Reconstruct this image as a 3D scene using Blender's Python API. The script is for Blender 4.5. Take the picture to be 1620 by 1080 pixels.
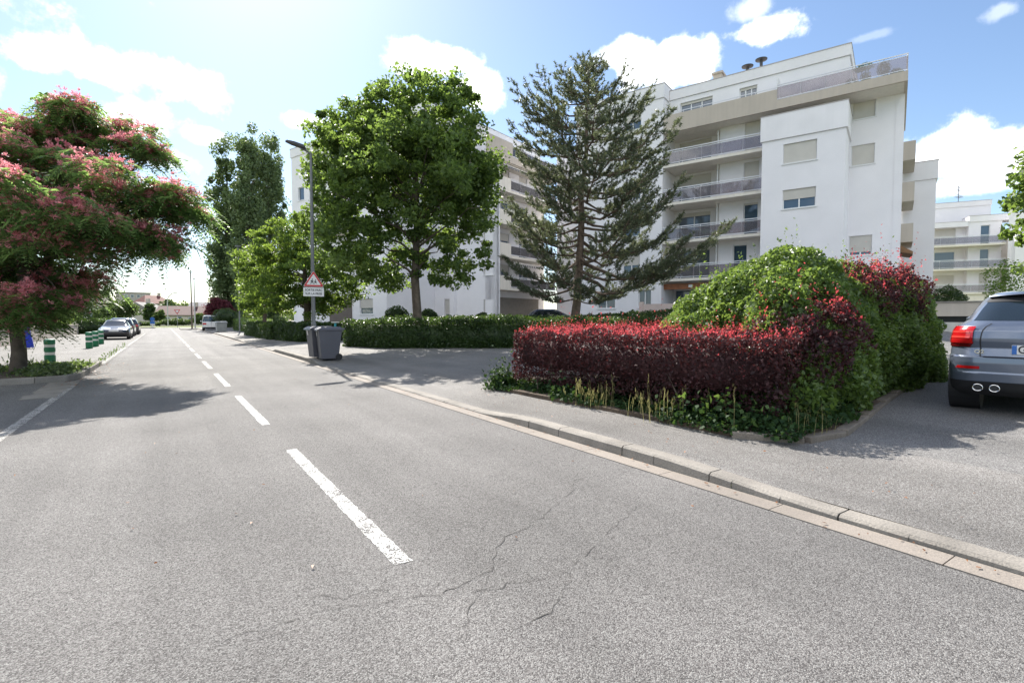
import bpy, bmesh, math, random
import numpy as np
from mathutils import Vector, Matrix, Euler

for o in list(bpy.data.objects): bpy.data.objects.remove(o)
SC = bpy.context.scene
R = math.radians

# ------------------------------------------------------------------ camera
FPX, PITCH, YAW, H = 815.0, math.atan(35/815.0), math.atan(547.3/815.0), 1.37
cam_d = bpy.data.cameras.new('camera'); cam = bpy.data.objects.new('camera', cam_d)
SC.collection.objects.link(cam); SC.camera = cam
cam_d.sensor_width = 36; cam_d.lens = FPX/1620*36; cam_d.clip_start = .05; cam_d.clip_end = 3000
cam.location = (0, 0, H); cam.rotation_euler = (math.pi/2-PITCH, 0, -YAW)

# ------------------------------------------------------------------ light
SUN_EL, SUN_AZ = R(43.5), R(7)           # azimuth from +Y (the road) towards +X
SKY_STRENGTH, SUN_STRENGTH, EXPOSURE = .092, 4.8, 1.08
sun_dir = Vector((math.sin(SUN_AZ)*math.cos(SUN_EL), math.cos(SUN_AZ)*math.cos(SUN_EL), math.sin(SUN_EL)))
sl = bpy.data.lights.new('sun', 'SUN'); sl.energy = SUN_STRENGTH; sl.angle = R(.53); sl.color = (1, .95, .87)
so = bpy.data.objects.new('sun', sl); SC.collection.objects.link(so)
so.rotation_euler = (-sun_dir).to_track_quat('-Z', 'Y').to_euler(); so.location = (0, 0, 60)
SC.view_settings.view_transform = 'Standard'; SC.view_settings.look = 'None'
SC.view_settings.exposure = EXPOSURE; SC.view_settings.gamma = 1
SC.cycles.max_bounces = 8; SC.cycles.transparent_max_bounces = 12; SC.cycles.diffuse_bounces = 4
SC.cycles.use_denoising = True; SC.cycles.sample_clamp_indirect = 6

def ray(px, py):
    u = (px-810)/FPX; v = (540-py)/FPX
    f = math.cos(PITCH)+v*math.sin(PITCH); z = -math.sin(PITCH)+v*math.cos(PITCH)
    return Vector((u*math.cos(YAW)+f*math.sin(YAW), -u*math.sin(YAW)+f*math.cos(YAW), z)), f
def G(px, py, z=0.):
    r, f = ray(px, py); t = (z-H)/r.z; return Vector((r.x*t, r.y*t, z))
def D(px, py, d):
    r, f = ray(px, py); return Vector((0, 0, H))+r*(d/f)

# ------------------------------------------------------------------ sky with clouds
W = bpy.data.worlds.new('World'); SC.world = W; W.use_nodes = True
nt = W.node_tree; nt.nodes.clear()
def N(t, nt=None, **k):
    n = (nt or W.node_tree).nodes.new(t)
    for a_, b_ in k.items(): setattr(n, a_, b_)
    return n
out = N('ShaderNodeOutputWorld'); bg = N('ShaderNodeBackground'); sky = N('ShaderNodeTexSky')
sky.sky_type = 'NISHITA'; sky.sun_disc = False; sky.sun_elevation = SUN_EL; sky.sun_rotation = SUN_AZ
sky.air_density = 1.0; sky.dust_density = .45; sky.ozone_density = 2.0; sky.altitude = 200
bg.inputs['Strength'].default_value = SKY_STRENGTH
tc = N('ShaderNodeTexCoord')
def mathn(op, a_, b_=None, c_=None, nt_=None):
    n = N('ShaderNodeMath', nt_, operation=op); L = (nt_ or W.node_tree).links
    for i, q in enumerate((a_, b_, c_)):
        if q is None: continue
        if isinstance(q, (int, float)): n.inputs[i].default_value = q
        else: L.new(q, n.inputs[i])
    return n.outputs[0]
def vdot(v):
    n = N('ShaderNodeVectorMath', operation='DOT_PRODUCT'); nt.links.new(tc.outputs['Generated'], n.inputs[0]); n.inputs[1].default_value = v
    return n.outputs['Value']
nz = N('ShaderNodeTexNoise'); nt.links.new(tc.outputs['Generated'], nz.inputs['Vector'])
nz.inputs['Scale'].default_value = 9; nz.inputs['Detail'].default_value = 9; nz.inputs['Roughness'].default_value = .62
nz2 = N('ShaderNodeTexNoise'); nt.links.new(tc.outputs['Generated'], nz2.inputs['Vector'])
nz2.inputs['Scale'].default_value = 5; nz2.inputs['Detail'].default_value = 6
nfac = nz.outputs['Fac']
CLOUDS = [(70, 90, 62, 34, 1), (150, 105, 85, 40, 1), (250, 118, 85, 36, 1), (320, 135, 42, 32, .8), (195, 185, 75, 38, .8), (250, 250, 50, 22, .7),
          (490, 192, 45, 14, .8), (320, 216, 42, 13, .6), (695, 92, 80, 26, 1), (765, 140, 50, 34, 1), (985, 84, 58, 24, 1), (1080, 100, 88, 34, 1),
          (1210, 52, 66, 24, .9), (1180, 18, 38, 20, .35), (1490, 232, 80, 46, 1), (1580, 240, 90, 44, 1), (1660, 250, 60, 40, 1), (1545, 292, 75, 22, .7),
          (1585, 16, 26, 16, .25), (1370, 60, 40, 8, .15), (-90, 100, 90, 50, .8), (1900, 220, 180, 70, .9), (400, -330, 160, 60, .7), (1300, -350, 190, 70, .8)]
FILL_CLOUDS = [(200, 28, 42, 16, 1), (150, 40, 30, 14, 1), (245, 38, 34, 15, 1), (110, 30, 25, 12, 1), (290, 28, 25, 12, 1), (180, 62, 40, 12, .9)]   # unseen cloud bank added behind the camera as white fill for the walls: azimuth from its axis, elevation, half sizes in degrees
total = None
for (px, py, wx, wy, k) in CLOUDS+FILL_CLOUDS:
    back = (px, py, wx, wy, k) in FILL_CLOUDS
    d = (ray(px, py)[0]).normalized() if not back else Vector((math.sin(YAW+R(px))*math.cos(R(py)), math.cos(YAW+R(px))*math.cos(R(py)), math.sin(R(py)))); rt = d.cross(Vector((0, 0, 1))).normalized(); up = rt.cross(d)
    kx = 1/ray(px, py)[0].length
    if back: kx = 1; wx, wy = math.sin(R(wx))*FPX, math.sin(R(wy))*FPX
    x = mathn('DIVIDE', vdot(rt), wx/FPX*kx); y = mathn('DIVIDE', vdot(up), wy/FPX*kx)
    rr = mathn('SQRT', mathn('ADD', mathn('MULTIPLY', x, x), mathn('MULTIPLY', y, y)))
    m = mathn('MULTIPLY_ADD', mathn('SUBTRACT', nfac, .5), 3.4, mathn('SUBTRACT', 1.0, rr))
    mr = N('ShaderNodeMapRange', interpolation_type='SMOOTHSTEP'); nt.links.new(m, mr.inputs[0])
    mr.inputs[1].default_value = -.02; mr.inputs[2].default_value = .62; mr.inputs[3].default_value = 0; mr.inputs[4].default_value = k
    total = mr.outputs[0] if total is None else mathn('MAXIMUM', total, mr.outputs[0])
cmix = N('ShaderNodeMix', data_type='RGBA'); nt.links.new(total, cmix.inputs['Factor'])
ccol = N('ShaderNodeMix', data_type='RGBA'); nt.links.new(nz2.outputs['Fac'], ccol.inputs['Factor'])
ccol.inputs['A'].default_value = (8.5, 9.0, 9.8, 1); ccol.inputs['B'].default_value = (14, 13.8, 13.4, 1)
nt.links.new(sky.outputs[0], cmix.inputs['A']); nt.links.new(ccol.outputs['Result'], cmix.inputs['B'])
nt.links.new(cmix.outputs['Result'], bg.inputs['Color']); nt.links.new(bg.outputs[0], out.inputs[0])

# ------------------------------------------------------------------ object helpers
COL = SC.collection
class MB:
    """collects shapes; build() links them as one mesh object"""
    def __init__(s): s.v = []; s.f = []
    def add(s, vs, fs):
        o = len(s.v); s.v += [tuple(p) for p in vs]; s.f += [tuple(i+o for i in f) for f in fs]; return s
    def quad(s, *p): return s.add(p, [tuple(range(len(p)))])
    def box(s, x0, x1, y0, y1, z0, z1):
        return s.add([(x0,y0,z0),(x1,y0,z0),(x1,y1,z0),(x0,y1,z0),(x0,y0,z1),(x1,y0,z1),(x1,y1,z1),(x0,y1,z1)],
                     [(0,3,2,1),(4,5,6,7),(0,1,5,4),(1,2,6,5),(2,3,7,6),(3,0,4,7)])
    def tube(s, pts, rad, n=8, cap=True):
        pts = [Vector(p) for p in pts]
        if isinstance(rad, (int, float)): rad = [rad]*len(pts)
        vs = []; prev = None
        for i, p in enumerate(pts):
            t = (pts[min(i+1, len(pts)-1)]-pts[max(i-1, 0)]).normalized()
            ref = prev if prev is not None else (Vector((1, 0, 0)) if abs(t.x) < .8 else Vector((0, 1, 0)))
            u = (ref-t*ref.dot(t)).normalized(); prev = u; w = t.cross(u)
            for k in range(n):
                a_ = 2*math.pi*k/n; vs.append(p+(u*math.cos(a_)+w*math.sin(a_))*rad[i])
        fs = [(i*n+k, i*n+(k+1)%n, (i+1)*n+(k+1)%n, (i+1)*n+k) for i in range(len(pts)-1) for k in range(n)]
        if cap: fs += [tuple(range(n-1, -1, -1)), tuple(range((len(pts)-1)*n, len(pts)*n))]
        return s.add(vs, fs)
    def cyl(s, p0, p1, r, n=12, r1=None): return s.tube([p0, p1], [r, r if r1 is None else r1], n)
    def lathe(s, prof, c=(0,0,0), n=20):
        vs = [(c[0]+r*math.cos(2*math.pi*k/n), c[1]+r*math.sin(2*math.pi*k/n), c[2]+z) for r, z in prof for k in range(n)]
        fs = [(i*n+k, i*n+(k+1)%n, (i+1)*n+(k+1)%n, (i+1)*n+k) for i in range(len(prof)-1) for k in range(n)]
        fs += [tuple(range(n-1, -1, -1)), tuple(range((len(prof)-1)*n, len(prof)*n))]
        return s.add(vs, fs)
    def prism(s, poly, z0, z1):
        n = len(poly); vs = [(x, y, z0) for x, y in poly]+[(x, y, z1) for x, y in poly]
        fs = [tuple(range(n-1, -1, -1)), tuple(range(n, 2*n))]+[(i, (i+1) % n, n+(i+1) % n, n+i) for i in range(n)]
        return s.add(vs, fs)
    def xf(s, M, start=0):
        s.v[start:] = [tuple(M @ Vector(p)) for p in s.v[start:]]; return s
    def build(s, name, mat, parent=None, smooth=False, bevel=0):
        me = bpy.data.meshes.new(name); me.from_pydata(s.v, [], s.f); me.update()
        o = bpy.data.objects.new(name, me); COL.objects.link(o)
        if mat: me.materials.append(mat)
        if smooth:
            me.polygons.foreach_set('use_smooth', [True]*len(me.polygons))
            me.set_sharp_from_angle(angle=R(38))
        if bevel:
            b_ = o.modifiers.new('bevel', 'BEVEL'); b_.width = bevel; b_.segments = 2; b_.limit_method = 'ANGLE'
        if parent: o.parent = parent
        return o
def tag(o, label=None, cat=None, group=None, kind=None):
    if label: o['label'] = label
    if cat: o['category'] = cat
    if group: o['group'] = group
    if kind: o['kind'] = kind
    return o
def thing(name, label, cat, loc=(0,0,0), rz=0, group=None):
    o = bpy.data.objects.new(name, None); COL.objects.link(o); o.empty_display_size = .2
    o.location = loc; o.rotation_euler = (0, 0, rz); return tag(o, label, cat, group)
def copy_tree(o, parent=None):
    c = o.copy(); COL.objects.link(c)
    if parent: c.parent = parent
    for ch in [q for q in bpy.data.objects if q.parent == o]: copy_tree(ch, c)
    return c
def struct(o): o['kind'] = 'structure'; return o
def npmesh(name, V, mat, parent=None, k=4, extra=None):
    """V: (n,k,3) array of separate k-gons -> one mesh object"""
    V = np.asarray(V, np.float32).reshape(-1, 3); n = len(V)//k
    ev, ef = (extra.v, extra.f) if extra else ([], [])
    me = bpy.data.meshes.new(name)
    nl = n*k+sum(len(f) for f in ef)
    me.vertices.add(len(V)+len(ev)); me.loops.add(nl); me.polygons.add(n+len(ef))
    co = np.concatenate([V.ravel(), np.asarray(ev, np.float32).ravel()]); me.vertices.foreach_set('co', co)
    li = list(range(n*k))+[i+n*k for f in ef for i in f]; me.loops.foreach_set('vertex_index', li)
    st = [i*k for i in range(n)]; p = n*k
    for f in ef: st.append(p); p += len(f)
    me.polygons.foreach_set('loop_start', st)
    me.update(calc_edges=True); me.validate()
    me.materials.append(mat); o = bpy.data.objects.new(name, me); COL.objects.link(o)
    if parent: o.parent = parent
    return o

# ------------------------------------------------------------------ materials
MATS = {}
def mat(name, col, rough=.6, metal=0., spec=.5, var=0., vscale=3., bump=0., bscale=40., fine=0., fscale=60., streak=0., coat=0.):
    if name in MATS: return MATS[name]
    m = bpy.data.materials.new(name); m.use_nodes = True; t = m.node_tree; b_ = t.nodes['Principled BSDF']; L = t.links
    b_.inputs['Base Color'].default_value = (*col, 1); b_.inputs['Roughness'].default_value = rough
    b_.inputs['Metallic'].default_value = metal; b_.inputs['Specular IOR Level'].default_value = spec
    b_.inputs['Coat Weight'].default_value = coat; b_.inputs['Coat Roughness'].default_value = .06
    tcn = N('ShaderNodeTexCoord', t); cur = None
    def layer(amt, scale, sx=(1,1,1), detail=6):
        nonlocal cur
        mp = N('ShaderNodeMapping', t); mp.inputs['Scale'].default_value = sx; L.new(tcn.outputs['Object'], mp.inputs['Vector'])
        nn = N('ShaderNodeTexNoise', t); nn.inputs['Scale'].default_value = scale; nn.inputs['Detail'].default_value = detail
        L.new(mp.outputs[0], nn.inputs['Vector'])
        mr = N('ShaderNodeMapRange', t); L.new(nn.outputs['Fac'], mr.inputs[0])
        mr.inputs[1].default_value = .3; mr.inputs[2].default_value = .7; mr.inputs[3].default_value = 1-amt; mr.inputs[4].default_value = 1+amt
        hv = N('ShaderNodeMix', t, data_type='RGBA', blend_type='MULTIPLY'); hv.inputs['Factor'].default_value = 1
        if cur is None: hv.inputs['A'].default_value = (*col, 1)
        else: L.new(cur, hv.inputs['A'])
        L.new(mr.outputs[0], hv.inputs['B']); cur = hv.outputs['Result']
    if var: layer(var, vscale)
    if fine: layer(fine, fscale, detail=3)
    if streak: layer(streak, 2.2, (2.2, 2.2, .12))
    if cur is not None: L.new(cur, b_.inputs['Base Color'])
    if bump:
        nn = N('ShaderNodeTexNoise', t); nn.inputs['Scale'].default_value = bscale; nn.inputs['Detail'].default_value = 5
        L.new(tcn.outputs['Object'], nn.inputs['Vector'])
        bp = N('ShaderNodeBump', t); bp.inputs['Strength'].default_value = bump; bp.inputs['Distance'].default_value = .02
        L.new(nn.outputs['Fac'], bp.inputs['Height']); L.new(bp.outputs[0], b_.inputs['Normal'])
    MATS[name] = m; return m
def asphalt(name, dark, light, tint=(1,1,1), scale=75., patch=.12):
    m = bpy.data.materials.new(name); m.use_nodes = True; t = m.node_tree; b_ = t.nodes['Principled BSDF']; L = t.links
    tcn = N('ShaderNodeTexCoord', t)
    vo = N('ShaderNodeTexVoronoi', t); vo.inputs['Scale'].default_value = scale; vo.inputs['Randomness'].default_value = 1
    L.new(tcn.outputs['Object'], vo.inputs['Vector'])
    n1 = N('ShaderNodeTexNoise', t); n1.inputs['Scale'].default_value = .55; n1.inputs['Detail'].default_value = 7; L.new(tcn.outputs['Object'], n1.inputs['Vector'])
    mp = N('ShaderNodeMapping', t); mp.inputs['Scale'].default_value = (1.3, .05, 1); L.new(tcn.outputs['Object'], mp.inputs['Vector'])
    n2 = N('ShaderNodeTexNoise', t); n2.inputs['Scale'].default_value = 1.2; n2.inputs['Detail'].default_value = 4; L.new(mp.outputs[0], n2.inputs['Vector'])
    sep = N('ShaderNodeSeparateColor', t); L.new(vo.outputs['Color'], sep.inputs[0])
    rp = N('ShaderNodeValToRGB', t); L.new(sep.outputs[0], rp.inputs[0]); e = rp.color_ramp.elements
    e[0].color = (dark*tint[0], dark*tint[1], dark*tint[2], 1); e[0].position = .05
    e[1].color = (light*tint[0], light*tint[1], light*tint[2], 1); e[1].position = .6
    x = rp.color_ramp.elements.new(.97); x.color = (light*1.6, light*1.57, light*1.5, 1)
    s = mathn('ADD', n1.outputs['Fac'], n2.outputs['Fac'], nt_=t)
    mr = N('ShaderNodeMapRange', t); L.new(s, mr.inputs[0]); mr.inputs[1].default_value = .7; mr.inputs[2].default_value = 1.3
    mr.inputs[3].default_value = 1-patch; mr.inputs[4].default_value = 1+patch
    mx = N('ShaderNodeMix', t, data_type='RGBA', blend_type='MULTIPLY'); mx.inputs['Factor'].default_value = 1
    L.new(rp.outputs[0], mx.inputs['A']); L.new(mr.outputs[0], mx.inputs['B']); L.new(mx.outputs['Result'], b_.inputs['Base Color'])
    b_.inputs['Roughness'].default_value = .8; b_.inputs['Specular IOR Level'].default_value = .3
    bp = N('ShaderNodeBump', t); bp.inputs['Strength'].default_value = .75; bp.inputs['Distance'].default_value = .006
    hh = mathn('MULTIPLY_ADD', sep.outputs[1], .5, mathn('SUBTRACT', 1., vo.outputs['Distance'], nt_=t), t)if False else mathn('MULTIPLY_ADD', sep.outputs[1], .6, mathn('MULTIPLY', vo.outputs['Distance'], -.8, nt_=t), nt_=t)
    L.new(hh, bp.inputs['Height']); L.new(bp.outputs[0], b_.inputs['Normal'])
    return m
def leafmat(name, dark, light, transl, tfac=.35, rough=.5, spec=.3, cl=.8):
    m = bpy.data.materials.new(name); m.use_nodes = True; t = m.node_tree; b_ = t.nodes['Principled BSDF']; L = t.links
    ge = N('ShaderNodeNewGeometry', t); rp = N('ShaderNodeValToRGB', t)
    tcn = N('ShaderNodeTexCoord', t); nn = N('ShaderNodeTexNoise', t); nn.inputs['Scale'].default_value = cl; L.new(tcn.outputs['Object'], nn.inputs['Vector'])
    s = mathn('MULTIPLY_ADD', ge.outputs['Random Per Island'], .6, mathn('MULTIPLY_ADD', nn.outputs['Fac'], 1.1, -.35, t), t)
    L.new(s, rp.inputs[0]); e = rp.color_ramp.elements
    e[0].color = (*dark, 1); e[1].color = (*light, 1); e[0].position = .1; e[1].position = .9
    L.new(rp.outputs[0], b_.inputs['Base Color']); b_.inputs['Roughness'].default_value = rough; b_.inputs['Specular IOR Level'].default_value = spec
    tr = N('ShaderNodeBsdfTranslucent', t)
    tm = N('ShaderNodeMix', t, data_type='RGBA', blend_type='MULTIPLY'); tm.inputs['Factor'].default_value = 1
    L.new(mathn('MULTIPLY_ADD', ge.outputs['Random Per Island'], .6, .7, t), tm.inputs['A']); tm.inputs['B'].default_value = (*transl, 1)
    L.new(tm.outputs['Result'], tr.inputs['Color'])
    mx = N('ShaderNodeMixShader', t); mx.inputs[0].default_value = tfac
    L.new(b_.outputs[0], mx.inputs[1]); L.new(tr.outputs[0], mx.inputs[2]); L.new(mx.outputs[0], t.nodes['Material Output'].inputs['Surface'])
    return m
def glassmat(name, tint, refl=.25, rough=.03, opac=.4):
    m = bpy.data.materials.new(name); m.use_nodes = True; t = m.node_tree; L = t.links; t.nodes.remove(t.nodes['Principled BSDF'])
    tr = N('ShaderNodeBsdfTransparent', t); tr.inputs[0].default_value = (*tint, 1)
    df = N('ShaderNodeBsdfDiffuse', t); df.inputs[0].default_value = (*[c*.5 for c in tint], 1)
    gl = N('ShaderNodeBsdfGlossy', t); gl.inputs['Roughness'].default_value = rough
    a_ = N('ShaderNodeMixShader', t); a_.inputs[0].default_value = opac; L.new(tr.outputs[0], a_.inputs[1]); L.new(df.outputs[0], a_.inputs[2])
    fr = N('ShaderNodeFresnel', t); fr.inputs[0].default_value = 1.45
    b2 = N('ShaderNodeMixShader', t); L.new(mathn('MULTIPLY_ADD', fr.outputs[0], 1., refl*.15, t), b2.inputs[0])
    L.new(a_.outputs[0], b2.inputs[1]); L.new(gl.outputs[0], b2.inputs[2]); L.new(b2.outputs[0], t.nodes['Material Output'].inputs['Surface'])
    return m
M_road = asphalt('asphalt_road', .058, .168, (1, .94, .905), 200, .26)
M_pave = asphalt('asphalt_pavement', .095, .20, (1, .93, .87), 180, .3)
M_drive = asphalt('asphalt_driveway', .09, .19, (1, .96, .93), 150, .2)
M_lpave = asphalt('asphalt_side_area', .085, .175, (1, .94, .88), 110, .2)
M_conc = mat('concrete', (.225, .205, .18), .85, var=.22, vscale=2.5, bump=.4, bscale=60, fine=.2, fscale=90)
M_edging = mat('dark_edging', (.17, .145, .12), .9, var=.25, vscale=3, bump=.4, bscale=50, fine=.2, fscale=70)
M_gutter = mat('gutter_concrete', (.23, .20, .172), .85, var=.15, vscale=1.5, bump=.3, bscale=70, fine=.18, fscale=120)
M_paint = mat('road_paint', (.66, .65, .62), .75, var=.12, vscale=5, fine=.3, fscale=55, bump=.5, bscale=90)
def worn_paint(name, col):
    m = mat(name, col, .75, var=.12, vscale=5, fine=.25, fscale=55, bump=.5, bscale=90); t = m.node_tree; L = t.links; o = t.nodes['Material Output']; p = t.nodes['Principled BSDF']
    tcn = N('ShaderNodeTexCoord', t); n1 = N('ShaderNodeTexNoise', t); n1.inputs['Scale'].default_value = 85; n1.inputs['Detail'].default_value = 3; L.new(tcn.outputs['Object'], n1.inputs['Vector'])
    n2 = N('ShaderNodeTexNoise', t); n2.inputs['Scale'].default_value = 6; n2.inputs['Detail'].default_value = 4; L.new(tcn.outputs['Object'], n2.inputs['Vector'])
    v = mathn('MULTIPLY_ADD', n2.outputs['Fac'], .42, mathn('ADD', n1.outputs['Fac'], -.21, nt_=t), nt_=t)
    mr = N('ShaderNodeMapRange', t); L.new(v, mr.inputs[0]); mr.inputs[1].default_value = .41; mr.inputs[2].default_value = .52
    tr = N('ShaderNodeBsdfTransparent', t); mx = N('ShaderNodeMixShader', t); L.new(mr.outputs[0], mx.inputs[0]); L.new(tr.outputs[0], mx.inputs[1]); L.new(p.outputs[0], mx.inputs[2]); L.new(mx.outputs[0], o.inputs['Surface']); return m
M_worn = worn_paint('worn_road_paint', (.66, .65, .62))
M_faded = worn_paint('faded_road_paint', (.40, .385, .36))
M_soil = mat('soil', (.09, .065, .045), .95, var=.4, vscale=4, fine=.4, fscale=40, bump=.8, bscale=30)
M_grassland = mat('dry_grass', (.14, .16, .055), .95, var=.35, vscale=.6, fine=.3, fscale=8)
M_wall = mat('white_render', (.82, .802, .822), .85, var=.035, vscale=.7, bump=.25, bscale=55, fine=.04, fscale=30)
M_wall2 = mat('white_render_cap', (.81, .79, .805), .85, var=.04, vscale=.8, bump=.2, bscale=55, streak=.015)
M_beige = mat('beige_render', (.5, .44, .375), .85, var=.05, vscale=.8, bump=.3, bscale=50, fine=.06, fscale=30, streak=.05)
M_cream = mat('cream_render', (.74, .69, .61), .85, var=.05, vscale=.8, bump=.2, bscale=50, streak=.05)
M_coping = mat('metal_coping', (.4, .37, .36), .5, metal=.3)
M_shut = mat('roller_shutter', (.62, .59, .545), .6, var=.04, vscale=2)
M_frame = mat('white_frame', (.78, .78, .78), .4)
M_rail = mat('railing_paint', (.74, .75, .79), .35)
M_pane = mat('window_pane', (.05, .085, .13), .04, spec=1.0)  # blue base colour carries the sky's reflection
M_glass = glassmat('smoked_glass', (.70, .665, .70), .3, opac=.22)
M_wood = mat('varnished_wood', (.30, .11, .045), .45, var=.25, vscale=3)
M_dark = mat('dark_metal', (.06, .06, .065), .5)
M_steel = mat('galvanised_steel', (.33, .33, .34), .5, metal=.4, var=.12)
M_bark = mat('bark', (.11, .085, .065), .95, var=.3, vscale=6, bump=1, bscale=25, streak=.3)
M_barkp = mat('pine_bark', (.14, .10, .075), .95, var=.35, vscale=7, bump=1, bscale=20, streak=.3)
M_rubber = mat('rubber', (.02, .02, .02), .85)
M_black = mat('black_plastic', (.02, .02, .022), .5)
M_chrome = mat('chrome', (.75, .75, .76), .12, metal=1)
M_slat = mat('shutter_line', (.3, .28, .26), .7)
# ================================================================== ground, road, kerbs
rnd = random.Random(5)
def smooth(x, a_, b_):
    t = min(1, max(0, (x-a_)/(b_-a_))); return t*t*(3-2*t)
def kerb_z(y):
    return .045+.06*smooth(y, 1.6, 3.3)-.075*smooth(y, 5.2, 6.6)+.1*smooth(y, 15.9, 16.9)-.09*smooth(y, 23.2, 24.2)+.06*smooth(y, 34, 36)
def terrain(x, y):
    z = .14+.12*smooth(x, 5, 12)+1.15*smooth(x, 15, 29)*smooth(y, 5, 15)+.9*smooth(y, 28, 44)*smooth(x, 7, 18)*(1-smooth(x, 15, 29)*smooth(y, 5, 15))
    z -= .1*smooth(-y, -8, 2)*0
    return kerb_z(y)+(z-kerb_z(y))*smooth(x, 3.9, 5.6)
def sheet(name, xs, ys, zf, m):
    b_ = MB(); b_.v = [(x, y, zf(x, y)) for y in ys for x in xs]; n = len(xs)
    b_.f = [(j*n+i, j*n+i+1, (j+1)*n+i+1, (j+1)*n+i) for j in range(len(ys)-1) for i in range(n-1)]
    return struct(b_.build(name, m, smooth=True))
def lin(a_, b_, n): return [a_+(b_-a_)*i/(n-1) for i in range(n)]
g = MB().quad((-900, -900, -.02), (900, -900, -.02), (900, 900, -.02), (-900, 900, -.02)); struct(g.build('ground', M_grassland))
b = MB().quad((-4.3, -14, 0), (3.56, -14, 0), (3.56, 93, 0), (-4.3, 93, 0)); struct(b.build('road', M_road))
b = MB().quad((-60, 93, 0), (60, 93, 0), (60, 101, 0), (-60, 101, 0)); struct(b.build('cross_road', M_road))
b = MB()
y = -14.
while y < 88:                                             # gutter slabs with open joints
    b.box(3.565, 3.755, y+.002, y+.995, -.05, .006); y += 1.0
struct(b.build('gutter', M_gutter))
b = MB(); y = -14.37
while y < 88:                                             # kerb stones
    n = 5
    for k in range(n):
        y0, y1 = y+.006+k*.988/n, y+.006+(k+1)*.988/n
        z0, z1 = kerb_z(y0), kerb_z(y1); j = rnd.uniform(-.004, .004)
        P = [(3.765, z0-.018, z1-.018), (3.79, z0, z1), (3.93, z0, z1)]
        b.quad((3.76+j, y0, -.05), (3.76+j, y1, -.05), (P[0][0]+j, y1, P[0][2]), (P[0][0]+j, y0, P[0][1]))
        b.quad((P[0][0]+j, y0, P[0][1]), (P[0][0]+j, y1, P[0][2]), (P[1][0], y1, P[1][2]), (P[1][0], y0, P[1][1]))
        b.quad((P[1][0], y0, P[1][1]), (P[1][0], y1, P[1][2]), (P[2][0], y1, P[2][2]), (P[2][0], y0, P[2][1]))
        if k == 0: b.quad((3.76+j, y0, -.05), (P[0][0]+j, y0, P[0][1]), (P[1][0], y0, z0), (3.93, y0, z0), (3.93, y0, -.05))
    y += 1.0
struct(b.build('kerb', M_conc))
ysP = lin(-14, 1, 6)+lin(2, 7, 21)+lin(8, 15, 6)+lin(15.8, 24.4, 30)+lin(26, 90, 22)
sheet('pavement', lin(3.93, 5.6, 8), ysP, terrain, M_pave)
sheet('driveway', lin(5.6, 48, 44), lin(-14, 90, 105), lambda x, y: terrain(x, y), M_drive)
# left side: parking bays, light side area, pavement
sheet('side_area', lin(-16, -1.55, 4), lin(19.6, 92, 3), lambda x, y: .012, M_lpave)
sheet('left_pavement', lin(-16, -4.3, 3), [-14, 19.6], lambda x, y: .11, M_lpave)
struct(MB().box(-4.42, -4.3, -14, 14.4, -.05, .12).build('left_kerb', M_conc))
# lane dashes and edge lines, laid as sheets just above the asphalt
def dash(x0, x1, y0, y1, sk=0., z=.004, m=None):
    b_ = MB(); n = max(2, int((y1-y0)/.05)); rr = random.Random(int(y0*100)+7); vs = []
    for i in range(n+1):
        y_ = y0+(y1-y0)*i/n; s_ = sk*(i/n); q = .006
        vs += [(x0+s_+rr.uniform(-q, q), y_, z), (x1+s_+rr.uniform(-q, q), y_, z)]
    return struct(b_.add(vs, [(2*i, 2*i+1, 2*i+3, 2*i+2) for i in range(n)]).build('lane_marking', m or M_worn))
y = -1.9
for i in range(20):
    xc = 1.10-.0055*(y+1.5)
    dash(xc-.053, xc+.053, y, y+3.05, -.015); y += 4.6
dash(-1.69, -1.57, -6, 14.0, 0, .004, M_faded); dash(-1.70, -1.60, 20.3, 31, 0, .018, M_faded); dash(-1.70, -1.61, 33, 60, 0, .018, M_faded)
# the planted nose of the parking bays
ISL = [(-9, 14.35), (-2.35, 14.75), (-1.85, 14.95), (-1.66, 15.35), (-1.62, 19.6), (-9, 19.6)]
b = MB(); n = len(ISL)
for i in range(4):
    (x0, y0), (x1, y1) = ISL[i], ISL[i+1]
    d = Vector((x1-x0, y1-y0)); L_ = d.length; d /= L_; nn = Vector((-d.y, d.x)); k = max(1, int(L_/.9))
    for j in range(k):
        p = Vector((x0, y0))+d*(L_*j/k+.006); q = Vector((x0, y0))+d*(L_*(j+1)/k-.006)
        b.prism([tuple(p), tuple(q), tuple(q+nn*.15), tuple(p+nn*.15)], -.05, .13)
struct(b.build('island_kerb', M_conc, bevel=.012))
ins = [(-9, 14.5), (-2.4, 14.9), (-1.95, 15.08), (-1.81, 15.4), (-1.77, 19.6), (-9, 19.6)]
struct(MB().prism(ins, 0, .10).build('planting_soil', M_soil))
b = MB()
for i in range(9): b.box(-2.1+rnd.uniform(-.05, .05), -1.62+rnd.uniform(-.04, .04), 11.9+i*.33, 12.21+i*.33, -.02, .006)
struct(b.build('gutter_slab', M_conc))
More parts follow.
